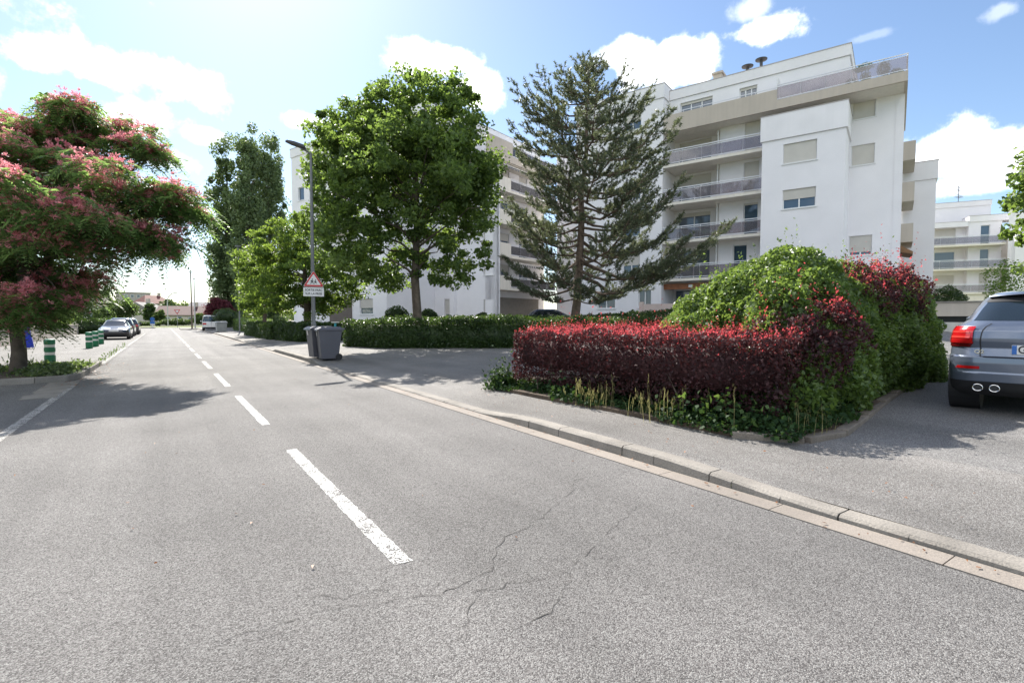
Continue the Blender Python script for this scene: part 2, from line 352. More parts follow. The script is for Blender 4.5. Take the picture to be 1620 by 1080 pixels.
# cracks in the road: jagged ribbons of open joint
M_crack = mat('crack_filler', (.062, .058, .054), .9)
def crack(name, pts, w, z=.003, seed=1):
    rr = random.Random(seed); P = []
    for (x0, y0), (x1, y1) in zip(pts[:-1], pts[1:]):
        k = max(3, int(math.hypot(x1-x0, y1-y0)/.05))
        for i in range(k): P.append((x0+(x1-x0)*i/k+rr.gauss(0, .013), y0+(y1-y0)*i/k+rr.gauss(0, .013)))
    b_ = MB(); vs = []
    for i, p in enumerate(P):
        q = P[min(i+1, len(P)-1)]; o_ = P[max(0, i-1)]; dx, dy = q[0]-o_[0], q[1]-o_[1]; L_ = math.hypot(dx, dy) or 1
        ww = w*.48*max(.05, rr.gauss(.7, .6)); vs += [(p[0]-dy/L_*ww, p[1]+dx/L_*ww, terrain(p[0], p[1])*(p[0] > 3.9)+z), (p[0]+dy/L_*ww, p[1]-dx/L_*ww, terrain(p[0], p[1])*(p[0] > 3.9)+z)]
    return struct(b_.add(vs, [(2*i, 2*i+1, 2*i+3, 2*i+2) for i in range(len(P)-1)]).build(name, M_crack))
def gx(l): return [tuple(G(*p)[:2]) for p in l]
crack('road_crack', gx([(690, 940), (770, 905), (800, 850), (870, 810), (905, 775), (915, 745)]), .004, seed=2)
crack('road_crack', gx([(800, 850), (740, 830), (690, 842)]), .003, seed=3)
crack('road_crack', gx([(900, 905), (760, 935), (640, 945), (500, 970), (400, 1000), (330, 1020)]), .003, seed=4)
crack('road_crack', gx([(770, 905), (745, 960), (735, 1010)]), .003, seed=5)
crack('road_crack', gx([(830, 735), (870, 715), (905, 700)]), .003, seed=6)
crack('road_crack', gx([(1010, 800), (960, 845), (905, 900), (880, 960), (800, 1010)]), .003, seed=12)
crack('road_crack', gx([(870, 810), (800, 800), (745, 812), (690, 800)]), .0025, seed=13)
crack('road_crack', gx([(640, 945), (600, 930), (545, 948), (480, 940)]), .0025, seed=14)
crack('road_crack', gx([(905, 775), (960, 760), (1010, 735)]), .0025, seed=15)
crack('road_crack', [(-1.2, 9.5), (-.6, 9.7), (.1, 9.6), (.8, 9.9)], .004, seed=16)
crack('road_crack', [(2.9, 8.0), (2.7, 10), (2.9, 12.5), (2.75, 15), (2.9, 18)], .004, seed=17)
crack('pavement_crack', [(5.0, 2.2), (4.6, 2.35), (4.25, 2.75), (3.95, 2.9)], .003, seed=7)
crack('pavement_crack', [(5.62, -6), (5.6, -1), (5.62, 1.2), (5.58, 2.4)], .003, seed=8)
crack('pavement_crack', [(4.9, 5.6), (4.4, 6.0), (3.95, 6.2)], .0025, seed=9)
# planted bed beside the drive
BED = [(4.93, 7.7), (4.93, 4.6), (4.95, 3.2), (5.3, 2.62), (5.9, 2.55), (8.2, 3.05), (12.7, 3.95), (14.2, 4.9), (13.6, 6.6), (9.4, 9.0), (5.6, 8.9)]
b = MB(); zc = [terrain(x, y) for x, y in BED]
b.add([(x, y, z-.1) for (x, y), z in zip(BED, zc)]+[(x, y, z+.05) for (x, y), z in zip(BED, zc)], [tuple(range(11, 22))]+[(i, (i+1) % 11, 11+(i+1) % 11, 11+i) for i in range(11)])
struct(b.build('planting_bed', M_soil))
b = MB()
edge = BED[1:8]
for (x0, y0), (x1, y1) in zip(edge[1:-1], edge[2:]):
    d = Vector((x1-x0, y1-y0)); L_ = d.length; d /= L_; nn = Vector((d.y, -d.x)); k = max(1, int(L_/.8))
    for j in range(k):
        p = Vector((x0, y0))+d*(L_*j/k+.005); q = Vector((x0, y0))+d*(L_*(j+1)/k-.005); z = terrain(*p)
        b.prism([tuple(p+nn*.07), tuple(q+nn*.07), tuple(q-nn*.05), tuple(p-nn*.05)], z-.05, z+.065+rnd.uniform(-.008, .008))
struct(b.build('bed_kerb', M_edging, bevel=.012))
# fallen leaves on the gutter and the island edge
M_litter = leafmat('fallen_leaves', (.16, .06, .02), (.30, .13, .05), (.3, .12, .04), .15)
rs = np.random.RandomState(3); Q = []
def flat_leaf(x, y, z, s):
    a_ = rs.uniform(0, 6.28); c, s_ = math.cos(a_)*s, math.sin(a_)*s; t = rs.uniform(0, .012, 4)
    Q.append([(x-c, y-s_, z+t[0]), (x+s_*.5, y-c*.5, z+t[1]+.004), (x+c, y+s_, z+t[2]), (x-s_*.5, y+c*.5, z+t[3]+.004)])
for i in range(90): flat_leaf(3.74-abs(rs.normal(0, .07)), rs.uniform(0, 14), .012, rs.uniform(.008, .022))
for i in range(260): flat_leaf(-1.62+rs.normal(.15, .3), rs.uniform(13.2, 20), .012, rs.uniform(.012, .03))
for i in range(60): flat_leaf(rs.uniform(-1.5, 3.5), rs.uniform(2, 16), .008, rs.uniform(.008, .018))
for i in range(60): flat_leaf(rs.uniform(3.95, 4.9), rs.uniform(1, 8), terrain(4.3, 4)+.01, rs.uniform(.008, .018))
tag(npmesh('fallen_leaves', np.array(Q), M_litter), 'dry brown leaves scattered along the gutter and beside the planted island', 'fallen leaves', kind='stuff')
# ================================================================== buildings
TH = math.atan(1096/815.)-YAW
AX = Vector((-math.sin(TH), math.cos(TH), 0)); BX = Vector((math.cos(TH), math.sin(TH), 0))
ID = Matrix.Identity(4)
class Frame:
    """facade frame: u along the wall, v into the building, z up"""
    def __init__(s, o, e, n): s.o, s.e, s.n = Vector((o[0], o[1], 0)), e, n; s.ang = math.atan2(e.y, e.x)
    def q(s, px, py, v=0):
        r, f = ray(px, py); o_ = s.o+s.n*v
        t = o_.dot(s.n)/(r.x*s.n.x+r.y*s.n.y); p = Vector((r.x*t, r.y*t, 0))-o_
        return p.dot(s.e), H+r.z*t
    def u(s, px, v=0, py=300): return s.q(px, py, v)[0]
    def z(s, px, py, v=0): return s.q(px, py, v)[1]
    def w(s, u, v, z=0): p = s.o+s.e*u+s.n*v; return Vector((p.x, p.y, z))
def wallface(b, u0, u1, z0, z1, v, ops=(), dep=.2):
    """outer face (towards -v) with real openings and their reveals"""
    us = sorted({u0, u1, *[q for o in ops for q in o[:2]]}); zs = sorted({z0, z1, *[q for o in ops for q in o[2:4]]})
    for i in range(len(us)-1):
        for j in range(len(zs)-1):
            cu, cz = (us[i]+us[i+1])/2, (zs[j]+zs[j+1])/2
            if any(o[0] < cu < o[1] and o[2] < cz < o[3] for o in ops): continue
            b.quad((us[i], v, zs[j]), (us[i+1], v, zs[j]), (us[i+1], v, zs[j+1]), (us[i], v, zs[j+1]))
    for a0, a1, c0, c1 in [o[:4] for o in ops]:
        w = v+dep
        b.quad((a0, v, c0), (a0, v, c1), (a0, w, c1), (a0, w, c0)); b.quad((a1, v, c0), (a1, w, c0), (a1, w, c1), (a1, v, c1))
        b.quad((a0, v, c1), (a1, v, c1), (a1, w, c1), (a0, w, c1)); b.quad((a0, v, c0), (a0, w, c0), (a1, w, c0), (a1, v, c0))
        b.quad((a0, w, c0), (a0, w, c1), (a1, w, c1), (a1, w, c0))
def window(par, o, v, sh=0., panes=2, T=ID, sill=True, dep=.2, shmat=None, name='window', pm=None):
    u0, u1, z0, z1 = o[:4]; w = v+dep-.06; f = .055
    b = MB(); b.box(u0, u0+f, w-.03, w+.02, z0, z1); b.box(u1-f, u1, w-.03, w+.02, z0, z1)
    b.box(u0+f, u1-f, w-.03, w+.02, z0, z0+f); b.box(u0+f, u1-f, w-.03, w+.02, z1-f, z1)
    for k in range(1, panes):
        x = u0+(u1-u0)*k/panes; b.box(x-.035, x+.035, w-.034, w+.02, z0+f, z1-f)
    fr = b.xf(T).build(name, M_frame, par)
    if sh < .98:
        b = MB(); b.quad((u0+f, w+.01, z0+f), (u1-f, w+.01, z0+f), (u1-f, w+.01, z1-f), (u0+f, w+.01, z1-f)); b.xf(T).build('pane', pm or M_pane, fr)
    if sh > 0:
        b = MB(); zb = z1-(z1-z0)*sh+.01; n = max(2, int((z1-zb)/.055))
        for k in range(n):
            c0 = zb+(z1-zb)*k/n; c1 = zb+(z1-zb)*(k+1)/n
            b.quad((u0+.03, w-.05, c0+.006), (u1-.03, w-.05, c0+.006), (u1-.03, w-.056, c1-.004), (u0+.03, w-.056, c1-.004))
            b.quad((u0+.03, w-.045, c0-.004), (u1-.03, w-.045, c0-.004), (u1-.03, w-.05, c0+.006), (u0+.03, w-.05, c0+.006))
        b.xf(T).build('roller_shutter', shmat or M_shut, fr)
    if sill:
        MB().box(u0-.07, u1+.07, v-.06, v+.1, z0-.06, z0+.004).xf(T).build('sill', M_frame, fr)
    return fr
def railing(par, u0, u1, v, zf, T=ID, h=.98, glass=True, ends=True):
    b = MB()
    b.box(u0, u1, v-.02, v+.04, zf+h-.05, zf+h); b.box(u0, u1, v, v+.03, zf+h-.16, zf+h-.13); b.box(u0, u1, v, v+.03, zf+.08, zf+.115)
    n = max(2, round((u1-u0)/1.35)); 
    for k in range(n+1):
        x = u0+.02+(u1-u0-.04)*k/n; b.box(x-.018, x+.018, v+.032, v+.06, zf-.05, zf+h-.052)
    r = b.xf(T).build('railing', M_rail, par)
    if glass:
        g = MB(); 
        for k in range(n):
            x0, x1 = u0+(u1-u0)*k/n+.012, u0+(u1-u0)*(k+1)/n-.012
            g.box(x0, x1, v+.008, v+.022, zf+.118, zf+h-.162)
        g.xf(T).build('glass_panel', M_glass, r)
    return r
def balcony(par, u0, u1, v0, v1, zf, T=ID, rail=True, th=.19):
    sl_ = MB().box(u0, u1, v0, v1, zf-th, zf).xf(T).build('balcony', M_cream, par)
    if rail: railing(sl_, u0, u1, v0+.03, zf, T)
    return sl_

# ---- right-hand apartment building
O = D(1205, 210, 33.4); FB = Frame(O, -AX, BX)
RB = thing('apartment_building', 'white stepped apartment block with beige top band and smoked glass balconies, right of the pine', 'apartment building', (O.x, O.y, 0), FB.ang)
b = MB()
opsR = [(4.72, 5.87, 13.56, 14.75), (4.72, 5.89, 10.78, 11.99), (4.72, 5.89, 5.3, 6.5)]
wallface(b, 4.55, 6.86, 0, 14.95, 2.0, opsR)
b.box(6.86, 7.27, 1.97, 9.9, 0, 14.9)
opsB = [(1.42, 3.2, 10.77, 11.95), (1.44, 3.2, 8.05, 9.2)]
wallface(b, .24, 4.62, 0, 12.3, -1.0, opsB)
b.quad((4.62, -1, 0), (4.62, 2.0, 0), (4.62, 2.0, 12.3), (4.62, -1, 12.3)); b.quad((.24, -1, 0), (.24, -1, 12.3), (.24, 1.4, 12.3), (.24, 1.4, 0))
opsD = [(-1.33, -.37, 12.32, 14.68), (-1.33, -.38, 9.64, 11.93), (-1.32, -.4, 6.95, 9.2), (-1.95, -1.04, 4.27, 6.46)]
wallface(b, -2.92, .24, 0, 14.6, 1.4, opsD)
b.quad((-2.92, 1.4, 0), (-2.92, 1.4, 14.6), (-2.92, 2.6, 14.6), (-2.92, 2.6, 0))
opsL = [(-6.2, -3.82, 12.32, 14.5), (-6.2, -3.82, 9.64, 11.97), (-6.2, -3.82, 6.95, 9.24), (-6.2, -3.82, 4.27, 6.5)]
wallface(b, -6.45, -2.92, 0, 14.6, 2.6, opsL)
opsT = [(-9.45, -8.1, z, z+1.3) for z in (15.3, 12.9, 10.2, 7.5, 4.8)]
gz = [(FB.u(945, 0, 470), FB.u(973, 0, 470), 2.2, 3.55), (FB.u(1010, 0, 470), FB.u(1030, 0, 470), 2.2, 3.55)]
opsT += gz
wallface(b, -13.5, -6.45, 0, 17.07, 0., opsT)
b.quad((-6.45, 0, 0), (-6.45, 2.6, 0), (-6.45, 2.6, 17.07), (-6.45, 0, 17.07)); b.quad((-13.5, 0, 0), (-13.5, 0, 17.07), (-13.5, 6.6, 17.07), (-13.5, 6.6, 0))
opsP = [(-5.58, -3.35, 15.2, 16.77), (-1.61, -.52, 15.2, 16.77)]
wallface(b, -6.45, 4.56, 14.6, 17.12, 1.0, opsP)
b.quad((4.56, 1, 14.6), (4.56, 9, 14.6), (4.56, 9, 17.12), (4.56, 1, 17.12))
wallface(b, 7.27, 9.17, 0, 11.05, 10.); b.quad((9.17, 10, 0), (9.17, 14, 0), (9.17, 14, 11.05), (9.17, 10, 11.05))
b.build('wall', M_wall, RB)
MB().box(-13.4, 4.4, 3.0, 9., 0, 14.5).box(.4, 4.5, -.7, 2.9, 0, 12.2).box(-13.4, -6.6, .4, 2.9, 0, 17).box(4.5, 6.85, 2.3, 9, 0, 14.5).box(-6.3, 4.4, 1.4, 8.9, 14.8, 17.1).box(7.3, 9, 10.3, 14, 0, 11).build('light_block_core', M_cream, RB)  # solid boxes added behind the facades to block light, not real walls
cap = MB(); cop = MB()
def capband(u0, u1, v0, v1, z0, z1, c=None, k=None):
    (c or cap).box(u0, u1, v0, v1, z0, z1); (k or cop).box(u0-.025, u1+.025, v0-.025, v1+.025, z1, z1+.045)
capband(.15, 4.71, -1.09, 2.02, 12.31, 13.79); capband(-13.6, -6.37, -.08, 6.6, 17.08, 18.04); capband(-6.35, 4.63, .92, 9, 17.13, 17.78); capband(7.24, 9.25, 9.92, 14, 11.06, 12.3)
cap.build('parapet', M_wall2, RB); cop.build('coping', M_coping, RB)
b = MB(); b.box(-6.44, .83, 0., .16, 14.53, 15.74); b.box(.83, 7.37, 0, .16, 14.53, 15.08); b.box(7.21, 7.37, .16, 9.5, 14.53, 15.08)
tb = b.build('terrace_band', M_beige, RB)
MB().box(-6.44, 7.21, .16, 9.4, 14.56, 14.74).build('soffit', M_cream, RB)
rl = MB().box(-6.44, .82, .03, .07, 15.86, 15.9)
for k in range(7): rl.box(-6.2+k*1.15, -6.17+k*1.15, .035, .065, 15.74, 15.86)
rl.build('railing', M_rail, RB)
railing(RB, .84, 7.36, .03, 15.05)
rs_ = railing(RB, .0, 9.2, 0, 15.05, Matrix.Translation((7.34, .1, 0)) @ Matrix.Rotation(R(90), 4, 'Z'))
MB().box(.80, .84, .05, .95, 15.08, 16.55).build('terrace_divider', M_frame, RB)
for i, o in enumerate(opsR): window(RB, o, 2.0, .96 if i < 2 else .84)
window(RB, opsB[0], -1.0, 1.); window(RB, opsB[1], -1.0, .52)
M_sky_pane = mat('sky_tinted_pane', (.10, .13, .17), .05, spec=1.)  # paler blue base colour stands in for sky reflected in the glass
for i, o in enumerate(opsD): window(RB, o, 1.4, (.97, .9, .06, 0)[i], 1, name='balcony_door', sill=False)
for i, o in enumerate(opsL): window(RB, o, 2.6, (.5, .3, .12, .0)[i], 2, name='balcony_door', sill=False, pm=M_sky_pane)
for o in opsT: window(RB, o, 0., .55 if o[2] > 4 else 0, 2)
for o in opsP: window(RB, o, 1.0, .12, 3, sill=False, pm=M_sky_pane)
for zf in (12.3, 9.62, 6.93, 4.25):
    sl_ = MB().box(-6.44, .24, 0, 1.4, zf-.19, zf).box(-6.44, -2.93, 1.401, 2.6, zf-.19, zf).build('balcony', M_cream, RB); railing(sl_, -6.42, .20, .03, zf)
dp = MB(); dp.cyl((-3.02, 1.30, 1.5), (-3.02, 1.30, 14.4), .05, 8); dp.build('drain_pipe', M_frame, RB)
b = MB()                                            # balconies on the far side, facing away
for z0, z1 in ((11.65, 12.83), (9.02, 10.22), (6.4, 7.57), (3.8, 5.0)):
    b.box(7.27, 7.92, 6, 9.8, z0-.02, z0+.16); b.box(7.80, 7.92, 6.0, 9.8, z0+.16, z1); b.box(7.27, 7.80, 6, 6.12, z0+.16, z1)
b.build('side_balcony', M_beige, RB)
MB().add([(7.27, 6.02, 6.2), (7.95, 6.02, 5.75), (7.95, 6.0, 5.6), (7.27, 6, 5.75), (7.27, 9, 6.2), (7.95, 9, 5.75), (7.95, 9, 5.6), (7.27, 9, 5.75)], [(0,1,2,3),(4,7,6,5),(0,4,5,1),(3,2,6,7),(1,5,6,2)]).build('awning', mat('brown_canvas', (.22,.12,.06), .9, var=.2), RB)
# entrance
zb0, zb1 = FB.z(1090, 455.5, .5), FB.z(1090, 446, .5)
ub0, ub1 = FB.u(1050, .5, 450), FB.u(1136, .5, 450)
MB().box(ub0, ub1, .5, .62, 3.52, 3.92).build('entrance_beam', M_wood, RB)
MB().box((ub0+ub1)/2-.1, (ub0+ub1)/2+.16, .47, .498, 3.62, 3.82).build('entrance_light', M_frame, RB)
ed = MB()
for x in (-5.05, -4.1, -3.15): ed.box(x, x+.12, 2.36, 2.44, 1.3, 3.5)
ed.box(-6.3, -3.03, 2.36, 2.44, 3.5, 3.6)
ef = ed.build('entrance_door', M_frame, RB); MB().box(-6.2, -3.1, 2.46, 2.5, 1.3, 3.5).build('pane', M_pane, ef)
MB().box(-7.3, -4.2, -1.3, -1.12, .6, 2.45).box(-7.55, -7.3, -1.35, -1.07, .6, 2.6).build('entrance_wall', mat('pinkish_render', (.62, .5, .45), .85, var=.06), RB)
for i, (u, h, r_) in enumerate(((-1.3, 18.42, .36), (-.45, 18.62, .36))):
    MB().lathe([(.1, 17.5), (.1, h-.12), (.14, h-.10), (r_, h-.05), (r_+.02, h), (r_*.6, h+.07), (.02, h+.09)], (u, 1.7, 0), 16).build('roof_vent', M_dark, RB, smooth=True)
MB().box(-3.5, -2.95, 1.6, 2.3, 17.7, 18.42).box(-3.6, -2.85, 1.5, 2.4, 18.42, 18.54).build('chimney', M_beige, RB)
MB().box(-6.15, -6.05, .93, .995, 16.3, 16.5).build('wall_lamp', M_steel, RB)

# ---- left-hand apartment building
C = D(789.5, 400, 43); FC = Frame(C, -AX, BX)
A1 = D(611, 400, 43.0); d_ = Vector((A1.x, A1.y, 0))-FC.o; uA, vA = d_.dot(FC.e), d_.dot(FC.n)
LB = thing('apartment_building', 'white apartment block behind the maple, with a striped awning over a balcony', 'apartment building', (C.x, C.y, 0), FC.ang)
T2 = Matrix.Rotation(R(90), 4, 'Z')                    # facade with the balconies: s along v, facing +u
uL = FC.u(461.5, vA, 300)
b = MB()
def opA(x0, x1, y0, y1): return (FC.u(x0, vA, (y0+y1)/2), FC.u(x1, vA, (y0+y1)/2), FC.z((x0+x1)/2, y1, vA), FC.z((x0+x1)/2, y0, vA))
opsA = [opA(471.5, 481, 296, 317), opA(489.5, 497.5, 286, 323), opA(569, 590, 472.5, 497), opA(500, 508, 473, 497)]
opsA += [(opsA[0][0], opsA[0][1], z, z+1.35) for z in (9.9, 7.2, 4.5)]
zA = FC.z(462, 250, vA)
wallface(b, uL, uA, -.5, zA, vA, opsA)
b.quad((uA, vA, -.5), (uA, 0, -.5), (uA, 0, zA), (uA, vA, zA)); b.quad((uL, vA, -.5), (uL, vA, zA), (uL, vA+12, zA), (uL, vA+12, -.5))
def opB(x0, x1, y0, y1): return (FC.u(x0, 0, 480), FC.u(x1, 0, 480), FC.z(x0, y1, 0), FC.z(x0, y0, 0))
opsW = [opB(703, 720, 473, 499), opB(765, 780, 474, 497)]
opsW += [(opsW[0][0], opsW[0][1], z, z+1.3) for z in (5.1, 7.8, 10.5, 13.1)]+[(opsW[1][0], opsW[1][1], z, z+1.3) for z in (5.1, 7.8, 10.5, 13.1)]
wallface(b, uA, 0, -.5, 14.53, 0, opsW)
b.box(uA+2.2, uA+2.7, -.35, 0, -.5, 14.5)
wi = MB(); wallface(wi, 0, 8.6, -.5, 16.2, 9.1, [(1.6, 2.5, z, z+1.3) for z in (13.2, 10.5, 7.8, 5.1, 2.4)]+[(4.4, 5.6, z, z+1.3) for z in (13.2, 10.5, 7.8, 5.1, 2.4)])
wi.build('wing_wall', M_wall, LB)
b.build('wall', M_wall, LB)
w2 = MB()
opsF = [(1.2, 3.4, z, z+2.15) for z in (12.32, 9.57, 6.82, 4.07)]+[(4.9, 6.2, z, z+2.15) for z in (12.32, 9.57, 6.82, 4.07)]
opsPH = [(1.2, 4.4, 15.9, 16.5), (5.4, 6.6, 15.2, 16.6)]
wallface(w2, 0, 9.1, -.5, 14.5, 1.5, opsF)
w3 = MB(); wallface(w3, -6, 9.1, 14.6, 17.1, 2.0, opsPH); w3.xf(T2).build('penthouse_wall', M_wall, LB)
w2.box(0, .15, .02, 1.5, -.5, 14.5)
w2.xf(T2).build('side_wall', M_wall, LB)
MB().box(uA+.2, -2.4, .4, 9, -.5, 14.4).box(uL+.3, uA-.3, vA+.4, vA+11, -.5, zA-.1).box(-9, -2.4, -5.6, 9, 14.7, 17).box(.1, 8.5, 9.5, 12, -.5, 16).build('light_block_core', M_cream, LB)  # unseen filler boxes, added so no light leaks through the shell
cap = MB(); cop = MB()
capband(uL-.08, uA+.08, vA-.08, vA+11, zA, FC.z(461, 237, vA), cap, cop); capband(-10, -1.93, -6.1, 9.1, 17.12, 17.8, cap, cop); capband(-.02, 8.6, 9.02, 12, 16.21, 17.1, cap, cop)
cap.build('parapet', M_wall2, LB); cop.build('coping', M_coping, LB)
b = MB(); b.box(-1.7, 1.7, -.16, 0, 14.53, 16.2); b.box(1.7, 9.1, -.16, 0, 14.53, 15.1); b.xf(T2).build('terrace_band', M_beige, LB)
MB().box(-.1, 9.08, .005, 2.3, 14.5, 14.7).xf(T2).build('soffit', M_cream, LB)
railing(LB, 1.72, 9.0, -.12, 15.07, T2)
for o in opsA: window(LB, o, vA, 0 if o is opsA[0] or o is opsA[1] else .6, 1)
for o in opsW: window(LB, o, 0, .92, 1)
for o in opsF: window(LB, o, 1.5, random.Random(int(o[0]*99+o[2]*7)).choice((0, .3, 1., .6)), 2, T2, False, name='balcony_door')
for o in opsPH: window(LB, o, 2.0, .0, 2, T2, False)
for zf in (12.3, 9.55, 6.8, 4.05):
    sl_ = MB().box(.16, 8.9, 0, 1.49, zf-.2, zf).xf(T2).build('balcony', M_cream, LB)
    MB().box(.16, 1.7, .02, .12, zf, zf+1.0).xf(T2).build('balcony_parapet', M_cream, sl_)
    railing(sl_, 1.72, 8.85, .03, zf, T2)
M_aw1 = mat('awning_white', (.62, .58, .53), .9); M_aw2 = mat('awning_grey', (.2, .2, .22), .9)
for s0, s1, zt in ((.2, 3.6, 14.35), (1.8, 6.4, 6.35)):
    aw = MB().quad((s0, .25, zt), (s1, .25, zt), (s1, -.35, zt-.18), (s0, -.35, zt-.18)).box(s0, s1, -.37, -.31, zt-.24, zt-.17).xf(T2).build('awning', M_aw1, LB)
    st = MB(); n = int((s1-s0)/.28)
    for k in range(n): st.quad((s0+.28*k, -.375, zt-.25), (s0+.28*k+.14, -.375, zt-.25), (s0+.28*k+.14, -.38, zt-.42), (s0+.28*k, -.38, zt-.42))
    st.xf(T2).build('valance', M_aw2, aw)
uq0, uq1 = FC.u(509, vA, 330), FC.u(552, vA, 330)
for zf in (12.0, 9.4): 
    balcony(LB, uq0, uq1, vA-1.0, vA-.01, zf-.3)
M_gar = mat('brown_door', (.13, .105, .09), .7, var=.1)
MB().box(FC.u(522, vA, 480), FC.u(557, vA, 480), vA-.06, vA-.005, 0, 3.3).build('garage_door', M_gar, LB)
MB().box(1.0, 8, 1.40, 1.49, .3, 3.3).xf(T2).build('garage_door', mat('grey_brown_panel', (.24, .21, .18), .7, var=.1), LB)

# ---- third apartment building, far right
th3 = math.atan(1760/815.)-YAW; A3 = Vector((-math.sin(th3), math.cos(th3), 0)); B3 = Vector((math.cos(th3), math.sin(th3), 0))
O3 = D(1540, 400, 58); F3 = Frame(O3, -A3, B3)
TB = thing('apartment_building', 'low white apartment block with three balcony rows behind the beige retaining wall', 'apartment building', (O3.x, O3.y, 0), F3.ang)
U = lambda px, v=0: F3.u(px, v, 400)
Z3 = lambda py, v=0, px=1540: F3.z(px, py, v)
fl = [Z3(372)-.98, Z3(410)-.98, Z3(448.5)-.98]
b = MB()
uS, uE = U(1455), U(1592)
o3a = [(U(1455), U(1511, 2.2), f+.02, f+2.15) for f in fl]; o3b = [(U(1550, 1.3), U(1565, 1.3), f+.02, f+2.2) for f in fl]
uM = U(1531, 1.3)
wallface(b, uS-1, uM, 0, Z3(347, 1.5), 2.2, o3a); wallface(b, uM, uE, 0, Z3(341), 1.3, o3b)
b.quad((uM, 1.3, 0), (uM, 1.3, 12), (uM, 2.2, 12), (uM, 2.2, 0))
wallface(b, uE, uE+22, 0, Z3(341), -.3)
b.box(uE+.3, uE+1.0, -1.2, -.3, 0, Z3(372))
wallface(b, uE+1.0, uE+22, 0, Z3(371), -1.2)
b.box(uS-1, U(1565, 4), 4, 9, 10, Z3(319, 4, 1550))
b.build('wall', M_wall, TB)
MB().box(uS-1, uE+22, 3.2, 12, 0, 11.5).build('light_block_core', M_cream, TB)  # solid core added behind the facade to keep light out
cap = MB(); cop = MB(); capband(uS-1, uM-.05, 1.2, 3.2, Z3(355), Z3(347), cap, cop); capband(uM, uE+22, 1.2, 3.4, Z3(348.5), Z3(339), cap, cop); capband(uS-1, U(1566, 4), 3.92, 9.1, Z3(326, 4), Z3(317.5, 4, 1550), cap, cop)
cap.build('parapet', M_wall2, TB); cop.build('coping', M_coping, TB)
for i, o in enumerate(o3a): window(TB, o, 2.2, (.95, 0, .98)[i], 2, sill=False, name='balcony_door', pm=M_sky_pane)
for i, o in enumerate(o3b): window(TB, o, 1.3, (0, 0, 1)[i], 1, sill=False, name='balcony_door', pm=(M_pane, M_sky_pane, M_pane)[i])
for f in fl:
    sl_ = MB().box(uS-1, uM, 0, 2.2, f-.2, f).box(uM, uE, 0, 1.3, f-.2, f).build('balcony', M_cream, TB); railing(sl_, uS-1, uE-.02, .03, f)
MB().box(uS-1, uE, .2, .35, fl[2]-1.2, fl[2]-.21).build('ground_floor_wall', M_cream, TB)
an = thing('roof_antenna', 'thin television aerial with four cross bars on the far right roof', 'antenna', tuple(F3.w(U(1513, 5), 5.0, Z3(320, 5))))
m_ = MB(); hA = Z3(292, 5)-Z3(320, 5)
m_.cyl((0, 0, -.3), (0, 0, hA), .035, 6).build('mast', M_dark, an)
m_ = MB()
for z, w in ((hA-.2, 1.1), (hA-.55, .7), (hA-1.1, 1.5), (hA-1.35, .6)):
    m_.tube([(-w, 0, z), (w, 0, z)], .015, 5)
    for k in range(5): m_.tube([(-w+2*w*k/4, -.3, z), (-w+2*w*k/4, .3, z)], .012, 4)
m_.build('cross_bar', M_dark, an)

# ---- retaining wall with its dark slot
p0 = D(1440, 500, 27.5); p1 = D(1720, 500, 24.0); e_ = (Vector((p1.x-p0.x, p1.y-p0.y, 0))).normalized(); ln = (p1-p0).length
rw = thing('retaining_wall', 'low beige retaining wall with a long dark slot below its top, behind the parked grey car', 'wall', (p0.x, p0.y, 0), math.atan2(e_.y, e_.x))
MB().box(0, ln, 0, .3, 1.53, 2.23).box(0, ln, .9, 6, 1.3, 1.6).build('wall', M_beige, rw)
MB().box(-.02, ln, -.05, .36, 2.23, 2.30).build('coping', M_conc, rw)
MB().box(0, ln, .5, .6, 0.9, 1.55).build('slot_shade', mat('slot_dark', (.03,.035,.035), .6), rw)  # dark panel whose colour stands in for the shade inside the gap
MB().box(0, ln, -.4, .29, 0, 1.22).build('plinth', mat('pale_render', (.55, .52, .47), .85, var=.08, streak=.08), rw)
struct(MB().box(0, ln, -1.6, -.42, .1, .52).xf(Matrix.Translation((p0.x, p0.y, 0)) @ Matrix.Rotation(math.atan2(e_.y, e_.x), 4, 'Z')).build('raised_kerb', M_conc))

# ---- low garden wall, pillar, gate on the left; houses beyond the junction
def lowwall(name, label, x, y0, y1, h, m, t=.25):
    o = MB().box(x-t, x, y0, y1, 0, h).box(x-t-.04, x+.04, y0-.02, y1+.02, h, h+.07).build(name, m); return tag(o, label, 'wall')
lowwall('garden_wall', 'low cream garden wall below a clipped conifer hedge', -6.75, 41.6, 70, .85, M_beige)
lowwall('garden_wall', 'cream garden wall at the left edge, behind the pink flowering tree', -6.75, 20, 38.2, .85, M_beige)
gp = thing('gate_pillar', 'tall square cream gate pillar beside the woman in blue', 'pillar', (-6.9, 41, 0))
MB().box(-.35, .35, -.4, .4, 0, 1.75).build('shaft', M_beige, gp); MB().box(-.42, .42, -.47, .47, 1.75, 1.84).build('cap', M_conc, gp)
gm = mat('green_gate_paint', (.05, .11, .10), .5)
gg = thing('garden_gate', 'dark green metal gate at the end of the cream garden wall', 'gate', (-6.8, 72, 0))
b = MB(); b.box(-.03, .03, -1.6, 1.6, .1, 1.9); b.build('panel', gm, gg); MB().box(-.06, .06, -1.7, -1.6, 0, 2.0).box(-.06, .06, 1.6, 1.7, 0, 2.0).build('frame', gm, gg)

